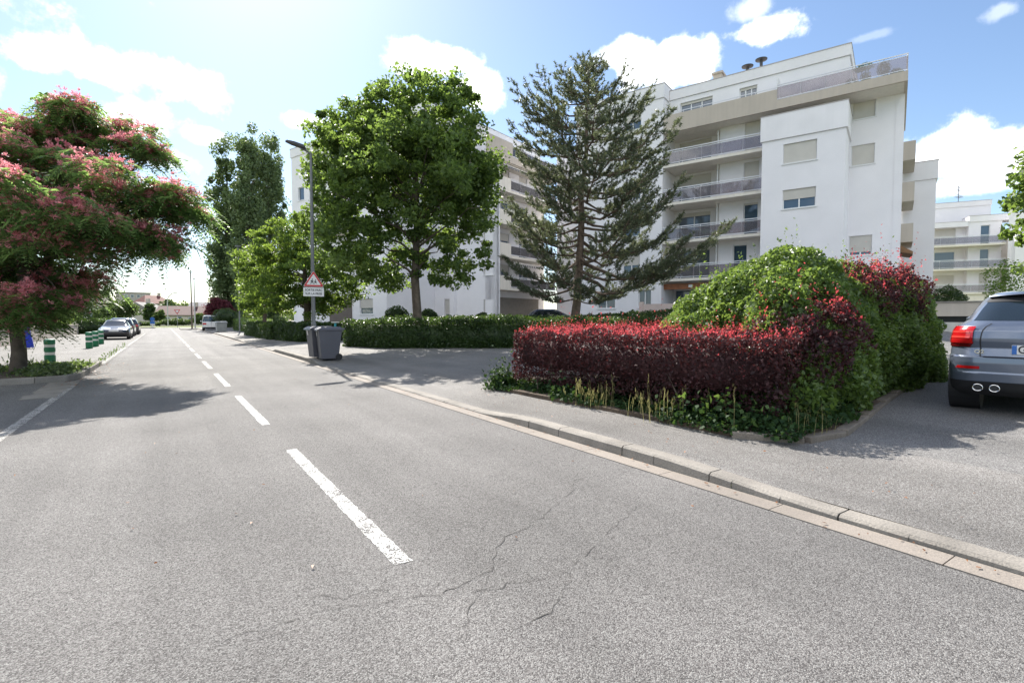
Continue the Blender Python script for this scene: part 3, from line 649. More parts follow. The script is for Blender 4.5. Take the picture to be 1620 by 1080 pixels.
def house(label, p, w, d, hw, hr, rz, wallc, roofc, wins, chim=True, hip=0., name='house'):
    h = thing(name, label, 'house', p, rz)
    wm = mat('house_wall_'+str(len(MATS)), wallc, .85, var=.08); rm = mat('house_roof_'+str(len(MATS)), roofc, .8, var=.25, vscale=1.5, fine=.2, fscale=5)
    b = MB().box(-w/2, w/2, -d/2, d/2, 0, hw)
    if hip < .5 and hr > 0:
        for x in (-w/2, w/2): b.add([(x, -d/2, hw), (x, d/2, hw), (x, 0, hw+hr)], [(0, 1, 2)])
    b.build('wall', wm, h)
    if hr > 0:
        e = .35; x0, x1 = -w/2-e, w/2+e; hx = hip*d/2
        r_ = MB().add([(x0, -d/2-e, hw-.1), (x1, -d/2-e, hw-.1), (x1-hx, 0, hw+hr), (x0+hx, 0, hw+hr), (x0, d/2+e, hw-.1), (x1, d/2+e, hw-.1)], [(0,1,2,3),(3,2,5,4),(0,3,4),(1,5,2)])
        r_.add([(x0, -d/2-e, hw-.22), (x1, -d/2-e, hw-.22), (x1, d/2+e, hw-.22), (x0, d/2+e, hw-.22)], [(0,3,2,1)])
        rf = r_.build('roof', rm, h)
    else: rf = MB().box(-w/2-.2, w/2+.2, -d/2-.2, d/2+.2, hw, hw+.4).build('roof', rm, h)
    if chim: MB().box(w*.2, w*.2+.7, -.3, .4, hw+hr*.5, hw+hr+.9).build('chimney', M_beige, rf)
    for (x0, x1, z0, z1) in wins:
        f = MB().box(x0, x1, -d/2-.03, -d/2+.03, z0, z1).build('window', M_frame, h); MB().box(x0+.1, x1-.1, -d/2-.045, -d/2-.031, z0+.1, z1-.1).build('pane', M_pane, f)
    return h
def ground_at(px, d, z=0): p = D(px, 505, d); return (p.x, p.y, z)
FY = -YAW*.4
M_wall_house = (.55, .50, .44)
house('long cream house with a big red-brown tiled roof across the junction', ground_at(293, 118), 9.5, 8, 2.4, 2.0, FY, (.6, .54, .46), (.075, .028, .026), [(-3.2, -2, .7, 1.9), (-.6, .3, .2, 2), (1.4, 2.6, .7, 1.9), (3.2, 4.2, .8, 1.9)])
house('small pale house with a slate roof beside the purple tree', ground_at(325, 128), 5.5, 6, 4.4, 1.2, FY, (.55, .45, .38), (.09, .09, .11), [(-1.5, -.6, 2.6, 3.8), (.6, 1.5, 2.6, 3.8)])
house('little grey house with a steep pediment gable and a pale front', ground_at(229, 125), 6, 6.5, 3.5, 2.0, R(60), (.48, .45, .40), (.2, .19, .18), [(-1.6, -.6, 1, 2.4), (.6, 1.6, 1, 2.4)])
house('distant house with a red hipped roof behind the trees', ground_at(242, 165), 8, 9, 6.4, 2.6, R(25), (.55, .5, .44), (.15, .05, .04), [(-2.4, -1.2, 4.2, 5.6), (1.2, 2.4, 4.2, 5.6)], hip=.5)
house('distant flat-topped grey apartment block on the skyline', ground_at(212, 230), 11, 10, 12.8, 0, R(12), (.40, .36, .33), (.3, .27, .25), [(-4+2.2*i, -2.8+2.2*i, z, z+1.4) for i in range(4) for z in (5.5, 8.2, 10.8)], chim=False, name='apartment_house')
house('white house half hidden behind the left trees', ground_at(138, 95), 7, 8, 3.8, 1.8, R(10), (.62, .6, .56), (.14, .11, .10), [(-2.2, -1, 1.2, 2.6), (1, 2.2, 1.2, 2.6)])
# ================================================================== vegetation
def nrm(a_): return a_/np.maximum(np.linalg.norm(a_, axis=-1, keepdims=True), 1e-9)
def cards(C, s, rs, bias=(0, 0, 0), flat=.0, aspect=.62, fold=.18, svar=.35):
    """one folded pointed leaf per centre -> (n,4,3)"""
    n = len(C); t = nrm(rs.normal(size=(n, 3))+np.array(bias)); q = rs.normal(size=(n, 3)); q[:, 2] += flat*3
    nn = nrm(q-t*np.sum(q*t, 1, keepdims=True)); w = np.cross(t, nn)
    s = (np.asarray(s)*np.clip(rs.normal(1, svar, n), .45, 1.8))[:, None]
    return np.stack([C-t*s*.5, C+w*s*aspect*.5+nn*s*fold-t*s*.05, C+t*s*.5, C-w*s*aspect*.5+nn*s*fold-t*s*.05], 1)
def lobe(px, py, d, rx, ry, rd=None, off=0.):
    c = D(px, py, d+off); sx = rx*d/FPX; sz = ry*d/FPX
    return (np.array(c), np.array([sx, rd or (sx+sz)/2, sz]))
CR = np.array([[math.cos(YAW), -math.sin(YAW), 0], [math.sin(YAW), math.cos(YAW), 0], [0, 0, 1]])   # camera right, forward, up
def clumps(lobes, n, rs, inner=.5, top=0.):
    """clump centres inside the lobes, more of them near the lobes' surface"""
    vol = np.array([l[1][0]*l[1][1]+l[1][0]*l[1][2]+l[1][1]*l[1][2] for l in lobes]); k = rs.choice(len(lobes), n, p=vol/vol.sum())
    u = nrm(rs.normal(size=(n, 3))+np.array([0, 0, top])); r = inner+(1.10-inner)*rs.uniform(0, 1, n)**.65
    off = u*r[:, None]*np.array([lobes[i][1] for i in k])
    return np.array([lobes[i][0] for i in k])+off @ np.array([[math.cos(YAW), -math.sin(YAW), 0], [math.sin(YAW), math.cos(YAW), 0], [0, 0, 1]])
def around(P, m, r, rs, flat=.7):
    n = len(P); u = nrm(rs.normal(size=(n, m, 3)))*rs.uniform(.15, 1, (n, m, 1))**.55; u[..., 2] *= flat
    rr = np.asarray(r if not np.isscalar(r) else np.full(n, r))*np.clip(rs.normal(1, .38, n), .4, 1.9)
    return (P[:, None]+u*rr[:, None, None]).reshape(-1, 3)
def limb(b, p0, p1, r0, r1, rr, sag=.15, n=5):
    p0, p1 = Vector(p0), Vector(p1); L_ = (p1-p0).length; pts = []
    for i in range(n+1):
        t = i/n; q = p0.lerp(p1, t); q.z += math.sin(t*math.pi)*sag*L_
        if 0 < i < n: q += Vector((rr.gauss(0, .03), rr.gauss(0, .03), rr.gauss(0, .03)))*L_
        pts.append(q)
    b.tube(pts, [r0+(r1-r0)*(i/n)**.8 for i in range(n+1)], 7)
def tree(name, label, cat, base, top, r0, lobes, nclump, m, rc, leaf, lm, bm, seed, group=None, nlimb=16, fork=.35, flat=.65, inner=.5, lflat=.3, bias=(0,0,.1), aspect=.7, sag=.06, ltop=0.):
    rs = np.random.RandomState(seed); rr = random.Random(seed); base = Vector(base); top = Vector(top)
    t = thing(name, label, cat, base, 0, group); b = MB()
    pts = [base+(top-base)*f+Vector((rr.gauss(0, .05), rr.gauss(0, .05), 0))*(f > 0)*(f < 1) for f in (0, .12, .3, .5, .75, 1)]
    b.tube([pts[0]-Vector((0, 0, .2))]+pts, [r0*1.45, r0*1.25, r0, r0*.88, r0*.7, r0*.4, r0*.12], 12)
    P = clumps(lobes, nclump, rs, inner, ltop)
    idx = rs.permutation(nclump)[:nlimb]; H_ = (top-base).length
    for i in idx:
        q = Vector(P[i]); f = min(.92, max(fork, ((q.z-base.z)/H_)*.72)); st = base+(top-base)*f
        limb(b, st, st.lerp(q, .93), r0*.42*(1.1-f), .012, rr, sag)
    tr = b.build('trunk', bm, t, smooth=True); tr.location = -base
    L_ = around(P, m, rc, rs, flat); V = cards(L_, leaf, rs, bias, lflat, aspect)
    c = npmesh('crown', V, lm, t); c.location = -base
    return t
LM_maple = leafmat('maple_leaf', (.040, .070, .024), (.105, .155, .048), (.31, .45, .08), .42)
LM_bush = leafmat('hornbeam_leaf', (.032, .064, .020), (.085, .145, .038), (.34, .48, .07), .42)
LM_pop = leafmat('poplar_leaf', (.060, .098, .045), (.145, .20, .095), (.28, .38, .11), .30, cl=.35)
LM_far = leafmat('far_leaf', (.04, .07, .03), (.10, .15, .05), (.22, .32, .06), .3)
LM_purple = leafmat('purple_leaf', (.045, .012, .018), (.12, .035, .045), (.32, .06, .08), .32)

# maple behind the clipped hedge
d = 21.5
mb_ = D(658, 500, d); mb_.z = terrain(mb_.x, mb_.y)
ml = [lobe(650, 180, d, 80, 55), lobe(700, 200, d, 60, 70), lobe(560, 225, d, 75, 60), lobe(640, 290, d, 140, 95, 4.2), lobe(535, 250, d, 50, 35), lobe(720, 290, d, 62, 60), lobe(745, 265, d, 38, 80),
      lobe(560, 340, d, 75, 50), lobe(700, 380, d, 90, 55), lobe(610, 400, d, 85, 45), lobe(560, 395, d, 70, 40, off=-1.5), lobe(500, 235, d, 24, 16), lobe(730, 150, d, 24, 20), lobe(665, 140, d, 28, 22), lobe(715, 140, d, 16, 22),
      lobe(770, 415, d, 32, 16), lobe(690, 440, d, 60, 22), lobe(610, 440, d, 40, 18), lobe(500, 350, d, 50, 28, off=-1), lobe(585, 270, d, 75, 65), lobe(560, 205, d, 55, 36), lobe(650, 240, d, 110, 90), lobe(745, 330, d, 40, 50), lobe(520, 300, d, 36, 40), lobe(605, 165, d, 55, 35), lobe(570, 185, d, 45, 28)]
tree('maple_tree', 'large round-headed maple behind the long clipped hedge, its trunk left of the pine', 'tree', mb_, D(660, 190, d), .19, ml, 760, 105, .42, .145, LM_maple, M_bark, 11, nlimb=46, fork=.27, inner=.35)
# hornbeam-like tree behind the lamp post
d = 33.
bb = D(487, 512, d); bb.z = terrain(bb.x, bb.y)
bl = [lobe(470, 430, d, 85, 60), lobe(440, 395, d, 50, 40), lobe(415, 440, d, 32, 55), lobe(520, 440, d, 50, 50), lobe(470, 370, d, 40, 30), lobe(400, 470, d, 20, 28), lobe(540, 465, d, 28, 22), lobe(480, 480, d, 60, 25)]
tree('hornbeam_tree', 'low spreading bright green tree behind the warning sign', 'tree', bb, D(480, 380, d), .24, bl, 260, 130, .55, .15, LM_bush, M_bark, 12, nlimb=34, fork=.3, bias=(.1, -.3, -.35), flat=.45, inner=.3)
# a second small one by the slim lamp pole
bb = D(418, 512, 40); bb.z = terrain(bb.x, bb.y)
tree('hornbeam_tree', 'slender light green tree between the poplars and the spreading tree', 'tree', bb, D(420, 420, 40), .16, [lobe(415, 465, 40, 30, 28), lobe(425, 430, 40, 32, 35), lobe(400, 485, 40, 18, 16)], 90, 110, .6, .16, LM_bush, M_bark, 13, nlimb=14, flat=.5)
# poplars
for i, (px, d, top, w, lab) in enumerate(((358, 76, 236, 22, 'leftmost and slimmest of the tall columnar poplars'), (393, 73, 214, 26, 'tallest middle one of the columnar poplars'), (430, 78, 232, 26, 'right-hand columnar poplar, beside the white block'))):
    pb = D(px+(8, 2, -8)[i], 512, d); pb.z = terrain(pb.x, pb.y)
    lo = [lobe(px+dx, y, d, w*f, 42) for y, f, dx in ((top+30, .45, 0), (top+65, .75, -3), (top+110, .95, 2), (top+150, 1., -2), (top+190, .95, 2), (top+230, .8, 0), (top+258, .6, 0))]
    tree('poplar_tree', lab, 'tree', pb, D(px, top+20, d), .34, lo, 230, 150, .80, .30, LM_pop, M_bark, 20+i, 'tall columnar poplars', nlimb=26, fork=.12, flat=1.3, inner=.25, sag=-.03, bias=(0, 0, .5), lflat=0)

# pine
LM_pine = leafmat('pine_needles', (.062, .080, .058), (.155, .178, .115), (.24, .28, .12), .30, rough=.45, cl=1.2)
d = 27.; rr = random.Random(31); rs = np.random.RandomState(31)
pbase = D(910, 512, d); pbase.z = terrain(pbase.x, pbase.y); ptop = D(934, 105, d)
pt = thing('pine_tree', 'tall open-crowned pine with long level branches in front of the white apartment blocks', 'tree', pbase)
b = MB(); spine = [pbase.lerp(ptop, f)+Vector((rr.gauss(0, .04), rr.gauss(0, .04), 0)) for f in lin(0, 1, 14)]
b.tube([spine[0]-Vector((0, 0, .2))]+spine, [.3]+[.235*(1-f)**.8+.015 for f in lin(0, 1, 14)], 12)
camR = Vector((math.cos(YAW), -math.sin(YAW), 0)); camF = Vector((math.sin(YAW), math.cos(YAW), 0))
def at(f):
    x = f*13; i = min(12, int(x)); return spine[i].lerp(spine[i+1], x-i)
def reach(py):           # crown outline in metres to the left and right of the trunk at each height
    tab = [(100, 18, 16), (130, 78, 62), (165, 130, 102), (215, 120, 128), (260, 108, 150), (310, 112, 142), (360, 130, 165), (395, 135, 190), (430, 125, 140), (470, 85, 70), (490, 50, 40)]
    for (y0, l0, r0), (y1, l1, r1) in zip(tab[:-1], tab[1:]):
        if y0 <= py <= y1: t = (py-y0)/(y1-y0); return (l0+(l1-l0)*t)*d/FPX, (r0+(r1-r0)*t)*d/FPX
    return .8, .8
tips = []; tdir = []
nb = 92
for k in range(nb):
    py = 474-(474-104)*((k+.5)/nb)**.93; f = (505+(pbase.z-H)*-FPX/d-py)/((505+(pbase.z-H)*-FPX/d)-105); f = min(.985, max(.03, f))
    az = k*2.39996+rr.gauss(0, .25); lr = reach(py); lx = math.cos(az); Lb = (lr[1] if lx > 0 else lr[0])*rr.uniform(.66, 1.12)*(1 if abs(lx) > .5 else .9)
    if rr.random() < .12: Lb *= .6
    up = .62*f-.12+rr.gauss(0, .09)
    long_ = 1.4 if lx > .8 and 395 < py < 440 else 1.
    for _ in range(3):
        pt_ = max(104, py-Lb*(up*.55+.16)*FPX/d); l2 = reach(min(489, pt_)); Lb = .5*Lb+.5*(l2[1] if lx > 0 else l2[0])*(.70+.42*((k*7919) % 100)/100)
    dirv = camR*math.cos(az)+camF*math.sin(az); p0 = at(f); Lb *= long_; n = 7; pts = []
    for i in range(n+1):
        t = i/n; pts.append(p0+dirv*(Lb*t)+Vector((rr.gauss(0, .035), rr.gauss(0, .035), rr.gauss(0, .03)))*Lb*.5*(i > 0)+Vector((0, 0, Lb*(up*t*.55-.14*math.sin(t*math.pi)+.2*t**3))))
    b.tube(pts, [(.014+.012*Lb)*(1-i/n)+.006 for i in range(n+1)], 6)
    side = dirv.cross(Vector((0, 0, 1)))
    m = int(5.5+Lb*5.2)
    for j in range(m):
        t = .22+.78*((j+rr.random())/m)**.8; x = t*n; i = min(n-1, int(x)); q = pts[i].lerp(pts[i+1], x-i)
        s_ = 1 if j % 2 else -1; bl_ = Lb*.33*(1.12-t)*rr.uniform(.5, 1.3)+.2
        e_ = (dirv*rr.uniform(.45, 1)+side*s_*rr.uniform(.3, 1.)+Vector((0, 0, rr.uniform(.0, .6)))).normalized()
        qe = q+e_*bl_; b.tube([q, q.lerp(qe, .5)+Vector((0, 0, -.03)), qe], [.014, .011, .006], 4, False)
        for u_ in ([1.] if bl_ < .4 else [.4, .7, 1.] if bl_ < .8 else [.3, .5, .7, .85, 1.]):
            tips.append(q.lerp(qe, u_)+Vector((rr.gauss(0, .05), rr.gauss(0, .05), rr.gauss(0, .04)))); tdir.append((e_*.8+Vector((0, 0, .55))).normalized())
    tips.append(pts[-1]); tdir.append(dirv)
for k in range(16): tips.append(ptop+Vector((rr.gauss(0, .16), rr.gauss(0, .16), rr.uniform(-.5, .35)))); tdir.append(Vector((0, 0, 1)))
o_ = b.build('trunk', M_barkp, pt, smooth=True); o_.location = -pbase
T_ = np.array([tuple(p) for p in tips]); E_ = np.array([tuple(p) for p in tdir]); NN = 25
n = len(T_); dv = nrm(E_[:, None]*.5+rs.normal(size=(n, NN, 3))*.72); base_ = T_[:, None]+E_[:, None]*rs.uniform(-.10, .14, (n, NN, 1))
ln_ = rs.uniform(.10, .19, (n, NN, 1)); w_ = nrm(np.cross(dv, rs.normal(size=(n, NN, 3))))*.020
V = np.stack([base_-w_, base_+w_, base_+dv*ln_], 2).reshape(-1, 3, 3)
o_ = npmesh('crown', V, LM_pine, pt, 3); o_.location = -pbase
print('pine tufts', n)

# silk tree with pink flowers
LM_silk = leafmat('silk_tree_leaf', (.038, .080, .036), (.095, .155, .065), (.34, .52, .14), .46, cl=1.)
LM_silkf = leafmat('silk_tree_flower', (.52, .11, .16), (.88, .46, .48), (.92, .38, .42), .44, cl=2.)
sb = Vector((-2.98, 16.9, .1)); d = 12.4; rr = random.Random(41); rs = np.random.RandomState(41)
st = thing('silk_tree', 'spreading silk tree covered in pink flowers at the left edge', 'tree', sb)
sp = [(115, 178, 46, 17, 0), (165, 212, 75, 20, 1), (60, 205, 95, 28, 0), (225, 238, 28, 13, .5), (20, 255, 95, 34, -1), (120, 265, 95, 30, 1), (200, 292, 82, 28, -1), (258, 318, 46, 20, -.5), (292, 336, 20, 10, 0), (70, 320, 120, 36, 1.5), (150, 345, 90, 30, .5), (215, 365, 75, 24, -.5), (258, 386, 38, 17, -.5),
      (60, 392, 105, 34, -1), (20, 440, 75, 34, 1), (100, 440, 60, 26, 0), (40, 490, 62, 26, -1), (130, 462, 34, 18, 1.5), (-60, 240, 110, 40, 1), (-90, 330, 130, 45, 0), (-70, 420, 110, 40, -1), (-150, 380, 110, 50, 1.5), (20, 485, 75, 30, .5), (-60, 495, 80, 34, 0), (75, 478, 40, 20, -1.2), (60, 300, 120, 40, -2.4), (140, 300, 90, 30, 3), (0, 370, 120, 35, 3)]
big_ = [lobe(px, py, d, rx, ry, max(.8, rx*d/FPX*.85), off) for px, py, rx, ry, off in sp]; slobes = []
for c, r in big_:                                        # break every bough into irregular sprays
    for k in range(7):
        u = nrm(rs.normal(size=3))*rs.uniform(.35, 1.)**.6*np.array([r[0]*.8, r[1]*.8, r[2]*.85]); q = c+u @ np.array([[math.cos(YAW), -math.sin(YAW), 0], [math.sin(YAW), math.cos(YAW), 0], [0, 0, 1]]); s_ = rs.uniform(.30, .55)
        slobes.append((q, np.array([max(.22, r[0]*s_), max(.22, r[1]*s_), max(.14, r[2]*s_*rs.uniform(.7, 1.1))])))
b = MB(); fork = sb+Vector((.1, -.1, 1.9))
b.tube([sb-Vector((0, 0, .2)), sb, sb+Vector((.03, 0, .5)), sb+Vector((.0, -.05, 1.2)), fork], [.2, .175, .145, .135, .15], 12)
F2 = [fork]+[fork+Vector(q) for q in ((.55, -.3, .8), (-.7, .2, .9), (.1, .6, 1.0), (.2, -.6, .6))]
for q in F2[1:]: limb(b, fork-Vector((0, 0, .12)), q, .10, .065, rr, .02)
fr = []; fl_ = []
for (c, r) in slobes:
    p = Vector(c); q0 = min(F2[1:], key=lambda q: (q-p).length); limb(b, q0, p-Vector((0, 0, r[2]*.4)), .034, .010, rr, .07)
    n = int(13+r[0]*r[1]*78)
    u = rs.uniform(-1, 1, (n*3, 2)); u = u[(u**2).sum(1) < 1][:n]
    zz = np.sqrt(np.maximum(0, 1-(u**2).sum(1)))
    loc_ = np.stack([u[:, 0]*r[0], u[:, 1]*r[1], (zz*.9-.25)*r[2]-rs.uniform(0, .75, len(u))**1.5*r[2]*1.3], 1)
    P = c+loc_ @ np.array([[math.cos(YAW), -math.sin(YAW), 0], [math.sin(YAW), math.cos(YAW), 0], [0, 0, 1]])
    for i in range(0, len(P), 12): b.tube([p-Vector((0, 0, r[2]*.4)), (p+Vector(P[i]))/2+Vector((0, 0, .05)), Vector(P[i])], [.02, .012, .005], 4, False)
    fr.append(np.concatenate([P, np.tile(c, (len(P), 1))], 1))
    top = P[loc_[:, 2] > r[2]*.12]; k = len(top)
    fl_ += [top[rs.permutation(len(top))[:k]]+np.array([0, 0, .06]), top+rs.normal(0, .09, top.shape)]; ex = P[rs.permutation(len(P))[:int(len(P)*1.0)]]+[0, 0, .04]; fl_.append(ex)
o_ = b.build('trunk', M_bark, st, smooth=True); o_.location = -sb
A_ = np.concatenate(fr); P, Cc = A_[:, :3], A_[:, 3:]
n = len(P)*2; P = np.repeat(P, 2, 0)+rs.normal(0, .09, (n, 3)); Cc = np.repeat(Cc, 2, 0)
o2 = P-Cc; o2[:, 2] = 0; ax = nrm(nrm(o2)*.8+rs.normal(size=(n, 3))*[.75, .75, .3]); Lf = rs.uniform(.30, .50, n)[:, None]
K = 9; Q = []
sd = nrm(np.cross(ax, np.array([0, 0, 1.]))+rs.normal(size=(n, 3))*.25)
for k in range(K):
    t = (k+.6)/K; p = P+ax*Lf*t+np.array([0, 0, -1])*(Lf*.75*t*t)
    ln_ = Lf*(.34*math.sin(math.pi*min(1, .18+t*.8)))
    for s_ in (1, -1):
        e_ = nrm(sd*s_+ax*.45+np.array([0, 0, -.28])+rs.normal(size=(n, 3))*.12); w_ = ax*.016*(Lf/.35)
        Q.append(np.stack([p-w_*.6, p+e_*ln_*.5+w_*-1.2, p+e_*ln_, p+e_*ln_*.5+w_*1.2], 1))
V = np.concatenate(Q)
o_ = npmesh('crown', V, LM_silk, st); o_.location = -sb
Fp = np.concatenate(fl_); n = len(Fp); m = 13
Fp = np.repeat(Fp, 2, 0)+rs.normal(0, .07, (n*2, 3)); n *= 2
dv = nrm(rs.normal(size=(n, m, 3))*[1, 1, .75]+[0, 0, .75]); w_ = nrm(np.cross(dv, rs.normal(size=(n, m, 3))))*.010; ln_ = rs.uniform(.04, .08, (n, m, 1))
V = np.stack([np.repeat(Fp[:, None], m, 1)-w_*.2, np.repeat(Fp[:, None], m, 1)+w_*.2, Fp[:, None]+dv*ln_+w_, Fp[:, None]+dv*ln_-w_], 2).reshape(-1, 4, 3)
o_ = npmesh('flowers', V, LM_silkf, st); o_.location = -sb
print('fronds', len(P), 'flowers', n)

# ------------------------------------------------------------------ hedges and shrubs
def hnoise(P, rs, amp, sc):
    f = np.zeros(len(P))
    for k in range(5):
        w = rs.normal(size=3)*sc; f += np.sin(P @ w+rs.uniform(0, 6.28))
    return f*amp/2.2
def poly_surface(poly, z0f, h, n, rs, top_frac=None):
    """points on the sides and top of an upright clipped hedge of any footprint, with outward normals"""
    poly = np.array(poly, float); e = np.roll(poly, -1, 0)-poly; L_ = np.linalg.norm(e, axis=1)
    area = 0.5*abs(np.sum(poly[:, 0]*np.roll(poly[:, 1], -1)-np.roll(poly[:, 0], -1)*poly[:, 1])); side = L_.sum()*h
    ns = int(n*side/(side+area)); nt_ = n-ns
    k = rs.choice(len(poly), ns, p=L_/L_.sum()); t = rs.uniform(0, 1, ns)[:, None]; p = poly[k]+e[k]*t
    o = np.sign(np.sum(poly[:, 0]*np.roll(poly[:, 1], -1)-np.roll(poly[:, 0], -1)*poly[:, 1]))
    nr = np.stack([e[k][:, 1], -e[k][:, 0]], 1)/L_[k][:, None]*o
    S = np.concatenate([p, (rs.uniform(0, 1, ns)*h)[:, None]], 1); NS = np.concatenate([nr, np.zeros((ns, 1))], 1)
    lo, hi = poly.min(0), poly.max(0); T = []
    while sum(map(len, T)) < nt_:
        q = rs.uniform(lo, hi, (nt_*2, 2)); ins_ = np.zeros(len(q), bool)
        for i in range(len(poly)):
            a_, b_ = poly[i], poly[(i+1) % len(poly)]
            c = ((a_[1] > q[:, 1]) != (b_[1] > q[:, 1])) & (q[:, 0] < (b_[0]-a_[0])*(q[:, 1]-a_[1])/(b_[1]-a_[1]+1e-12)+a_[0]); ins_ ^= c
        T.append(q[ins_])
    T = np.concatenate(T)[:nt_]; T = np.concatenate([T, np.full((len(T), 1), h)], 1)
    P = np.concatenate([S, T]); Nn = np.concatenate([NS, np.tile([0, 0, 1.], (len(T), 1))])
    P[:, 2] += np.array([z0f(x, y) for x, y in P[:, :2]]) if callable(z0f) else z0f
    return P, Nn
def shrink(poly, a_):
    c = np.mean(poly, 0); return [tuple(c+(np.array(p)-c)*(1-a_/max(.3, np.linalg.norm(np.array(p)-c)))) for p in poly]
def hedge(name, label, cat, poly, z0, h, n, leaf, lm, seed, amp=.06, twig=0, group=None, lift=0., core=True, depth=.12):
    rs = np.random.RandomState(seed); t = thing(name, label, cat, (*np.mean(poly, 0), z0 if not callable(z0) else z0(*np.mean(poly, 0))), 0, group); b0 = t.location
    P, Nn = poly_surface(poly, z0, h, n, rs); P = P+Nn*hnoise(P, rs, amp, 4)[:, None]+Nn*(hnoise(P, rs, amp*.5, 14)-rs.exponential(depth, len(P)))[:, None]
    P[:, 2] -= 0
    V = cards(P, leaf, rs, (0, 0, .15), .1); V = V+0
    # outward lean
    ex = None
    if core:
        ex = MB(); sp_ = shrink(poly, .22); zb = z0 if not callable(z0) else min(z0(x, y) for x, y in poly); ex.prism(sp_, zb+lift, zb+h-.16)  # solid core added inside the leaves to block light
    if twig:
        k = rs.permutation(len(P)); k = k[Nn[k][:, 2] > .5][:twig]; B = P[k]+[0, 0, .0]; hh = rs.exponential(.06, len(B))+.03
        q = []
        for j in range(5):
            q.append(cards(B+np.stack([rs.normal(0, .012, len(B)), rs.normal(0, .012, len(B)), hh*(j+1)/5], 1), leaf*.62, rs, (0, 0, .9), 0, .5))
        c = npmesh('shoots', np.concatenate(q), LM_shoot if lm is LM_barb else lm, t); c['kind'] = 'stuff'; c.location = -Vector(b0)
    c = npmesh('foliage', V, lm, t, 4, ex); c.location = -Vector(b0); return t
LM_barb = leafmat('barberry_leaf', (.024, .014, .016), (.078, .032, .034), (.20, .045, .045), .2, rough=.62, spec=.25, cl=1.6)
LM_shoot = leafmat('barberry_shoot', (.20, .026, .036), (.40, .065, .08), (.78, .11, .125), .45, rough=.5, spec=.3, cl=2)
LM_priv = leafmat('privet_leaf', (.034, .068, .018), (.110, .175, .042), (.32, .46, .08), .33, rough=.42, spec=.45, cl=1.3)
LM_dark = leafmat('dark_hedge_leaf', (.014, .033, .010), (.046, .080, .022), (.15, .25, .04), .25, rough=.45, spec=.4, cl=1.0)
LM_ivy = leafmat('ivy_leaf', (.010, .028, .010), (.035, .075, .024), (.10, .18, .03), .2, rough=.65, spec=.2, cl=2)
RED = [(5.12, 7.62), (5.08, 6.3), (5.10, 4.4), (5.14, 3.4), (5.42, 2.95), (6.3, 3.0), (7.4, 4.6), (8.3, 7.0), (7.9, 7.75), (6.3, 8.0)]
hedge('barberry_hedge', 'clipped dark red barberry hedge with scarlet new shoots along the pavement', 'hedge', RED, lambda x, y: terrain(x, y)+.2, .82, 52000, .042, LM_barb, 51, .05, 3400, lift=.25, depth=.09)
# stems under the barberry
rr = random.Random(3); b = MB()
for i in range(70):
    x = rr.uniform(5.15, 7.2); y_ = rr.uniform(3.9, 7.5); z = terrain(x, y_)
    b.tube([(x, y_, z), (x+rr.gauss(0, .05), y_+rr.gauss(0, .05), z+.25), (x+rr.gauss(0, .12), y_+rr.gauss(0, .12), z+.55)], [.012, .010, .006], 5)
o_ = b.build('stem', M_bark); o_['kind'] = 'stuff'; o_.parent = bpy.data.objects['barberry_hedge']; o_.location = -o_.parent.location
def shell(ells, n, rs, amp=.07, depth=.10, keep=None):
    """points on the outside of a union of ellipsoids"""
    A_ = np.array([e[1][0]*e[1][1]+e[1][1]*e[1][2]+e[1][0]*e[1][2] for e in ells]); out_ = []; tot = 0
    while tot < n:
        k = rs.choice(len(ells), n, p=A_/A_.sum()); u = nrm(rs.normal(size=(n, 3))); C_ = np.array([ells[i][0] for i in k]); R_ = np.array([ells[i][1] for i in k])
        P = C_+u*R_; nn = nrm(u/R_); P = P+nn*(hnoise(P, np.random.RandomState(9), amp, 3.2)+hnoise(P, np.random.RandomState(10), amp*.6, 11)-rs.exponential(depth, n))[:, None]
        ok = P[:, 2] > .12
        for i, (c, r) in enumerate(ells): ok &= ((((P-c)/r)**2).sum(1) > .80) | (k == i)
        if keep is not None: ok &= keep(P)
        P = P[ok]; out_.append(P); tot += len(P)
        if len(P) == 0: break
    return np.concatenate(out_)[:n]
def ell_core(ells, f=.76):  # unseen solid cores added inside shrubs to block light
    b_ = MB()
    for c, r in ells:
        nu, nv = 14, 8; vs = [(c[0]+r[0]*f*math.sin(math.pi*(j+.02)/(nv+.04))*math.cos(2*math.pi*i/nu), c[1]+r[1]*f*math.sin(math.pi*(j+.02)/(nv+.04))*math.sin(2*math.pi*i/nu), c[2]+r[2]*f*math.cos(math.pi*(j+.02)/(nv+.04))) for j in range(nv+1) for i in range(nu)]
        b_.add(vs, [(j*nu+i, j*nu+(i+1) % nu, (j+1)*nu+(i+1) % nu, (j+1)*nu+i) for j in range(nv) for i in range(nu)])
    return b_
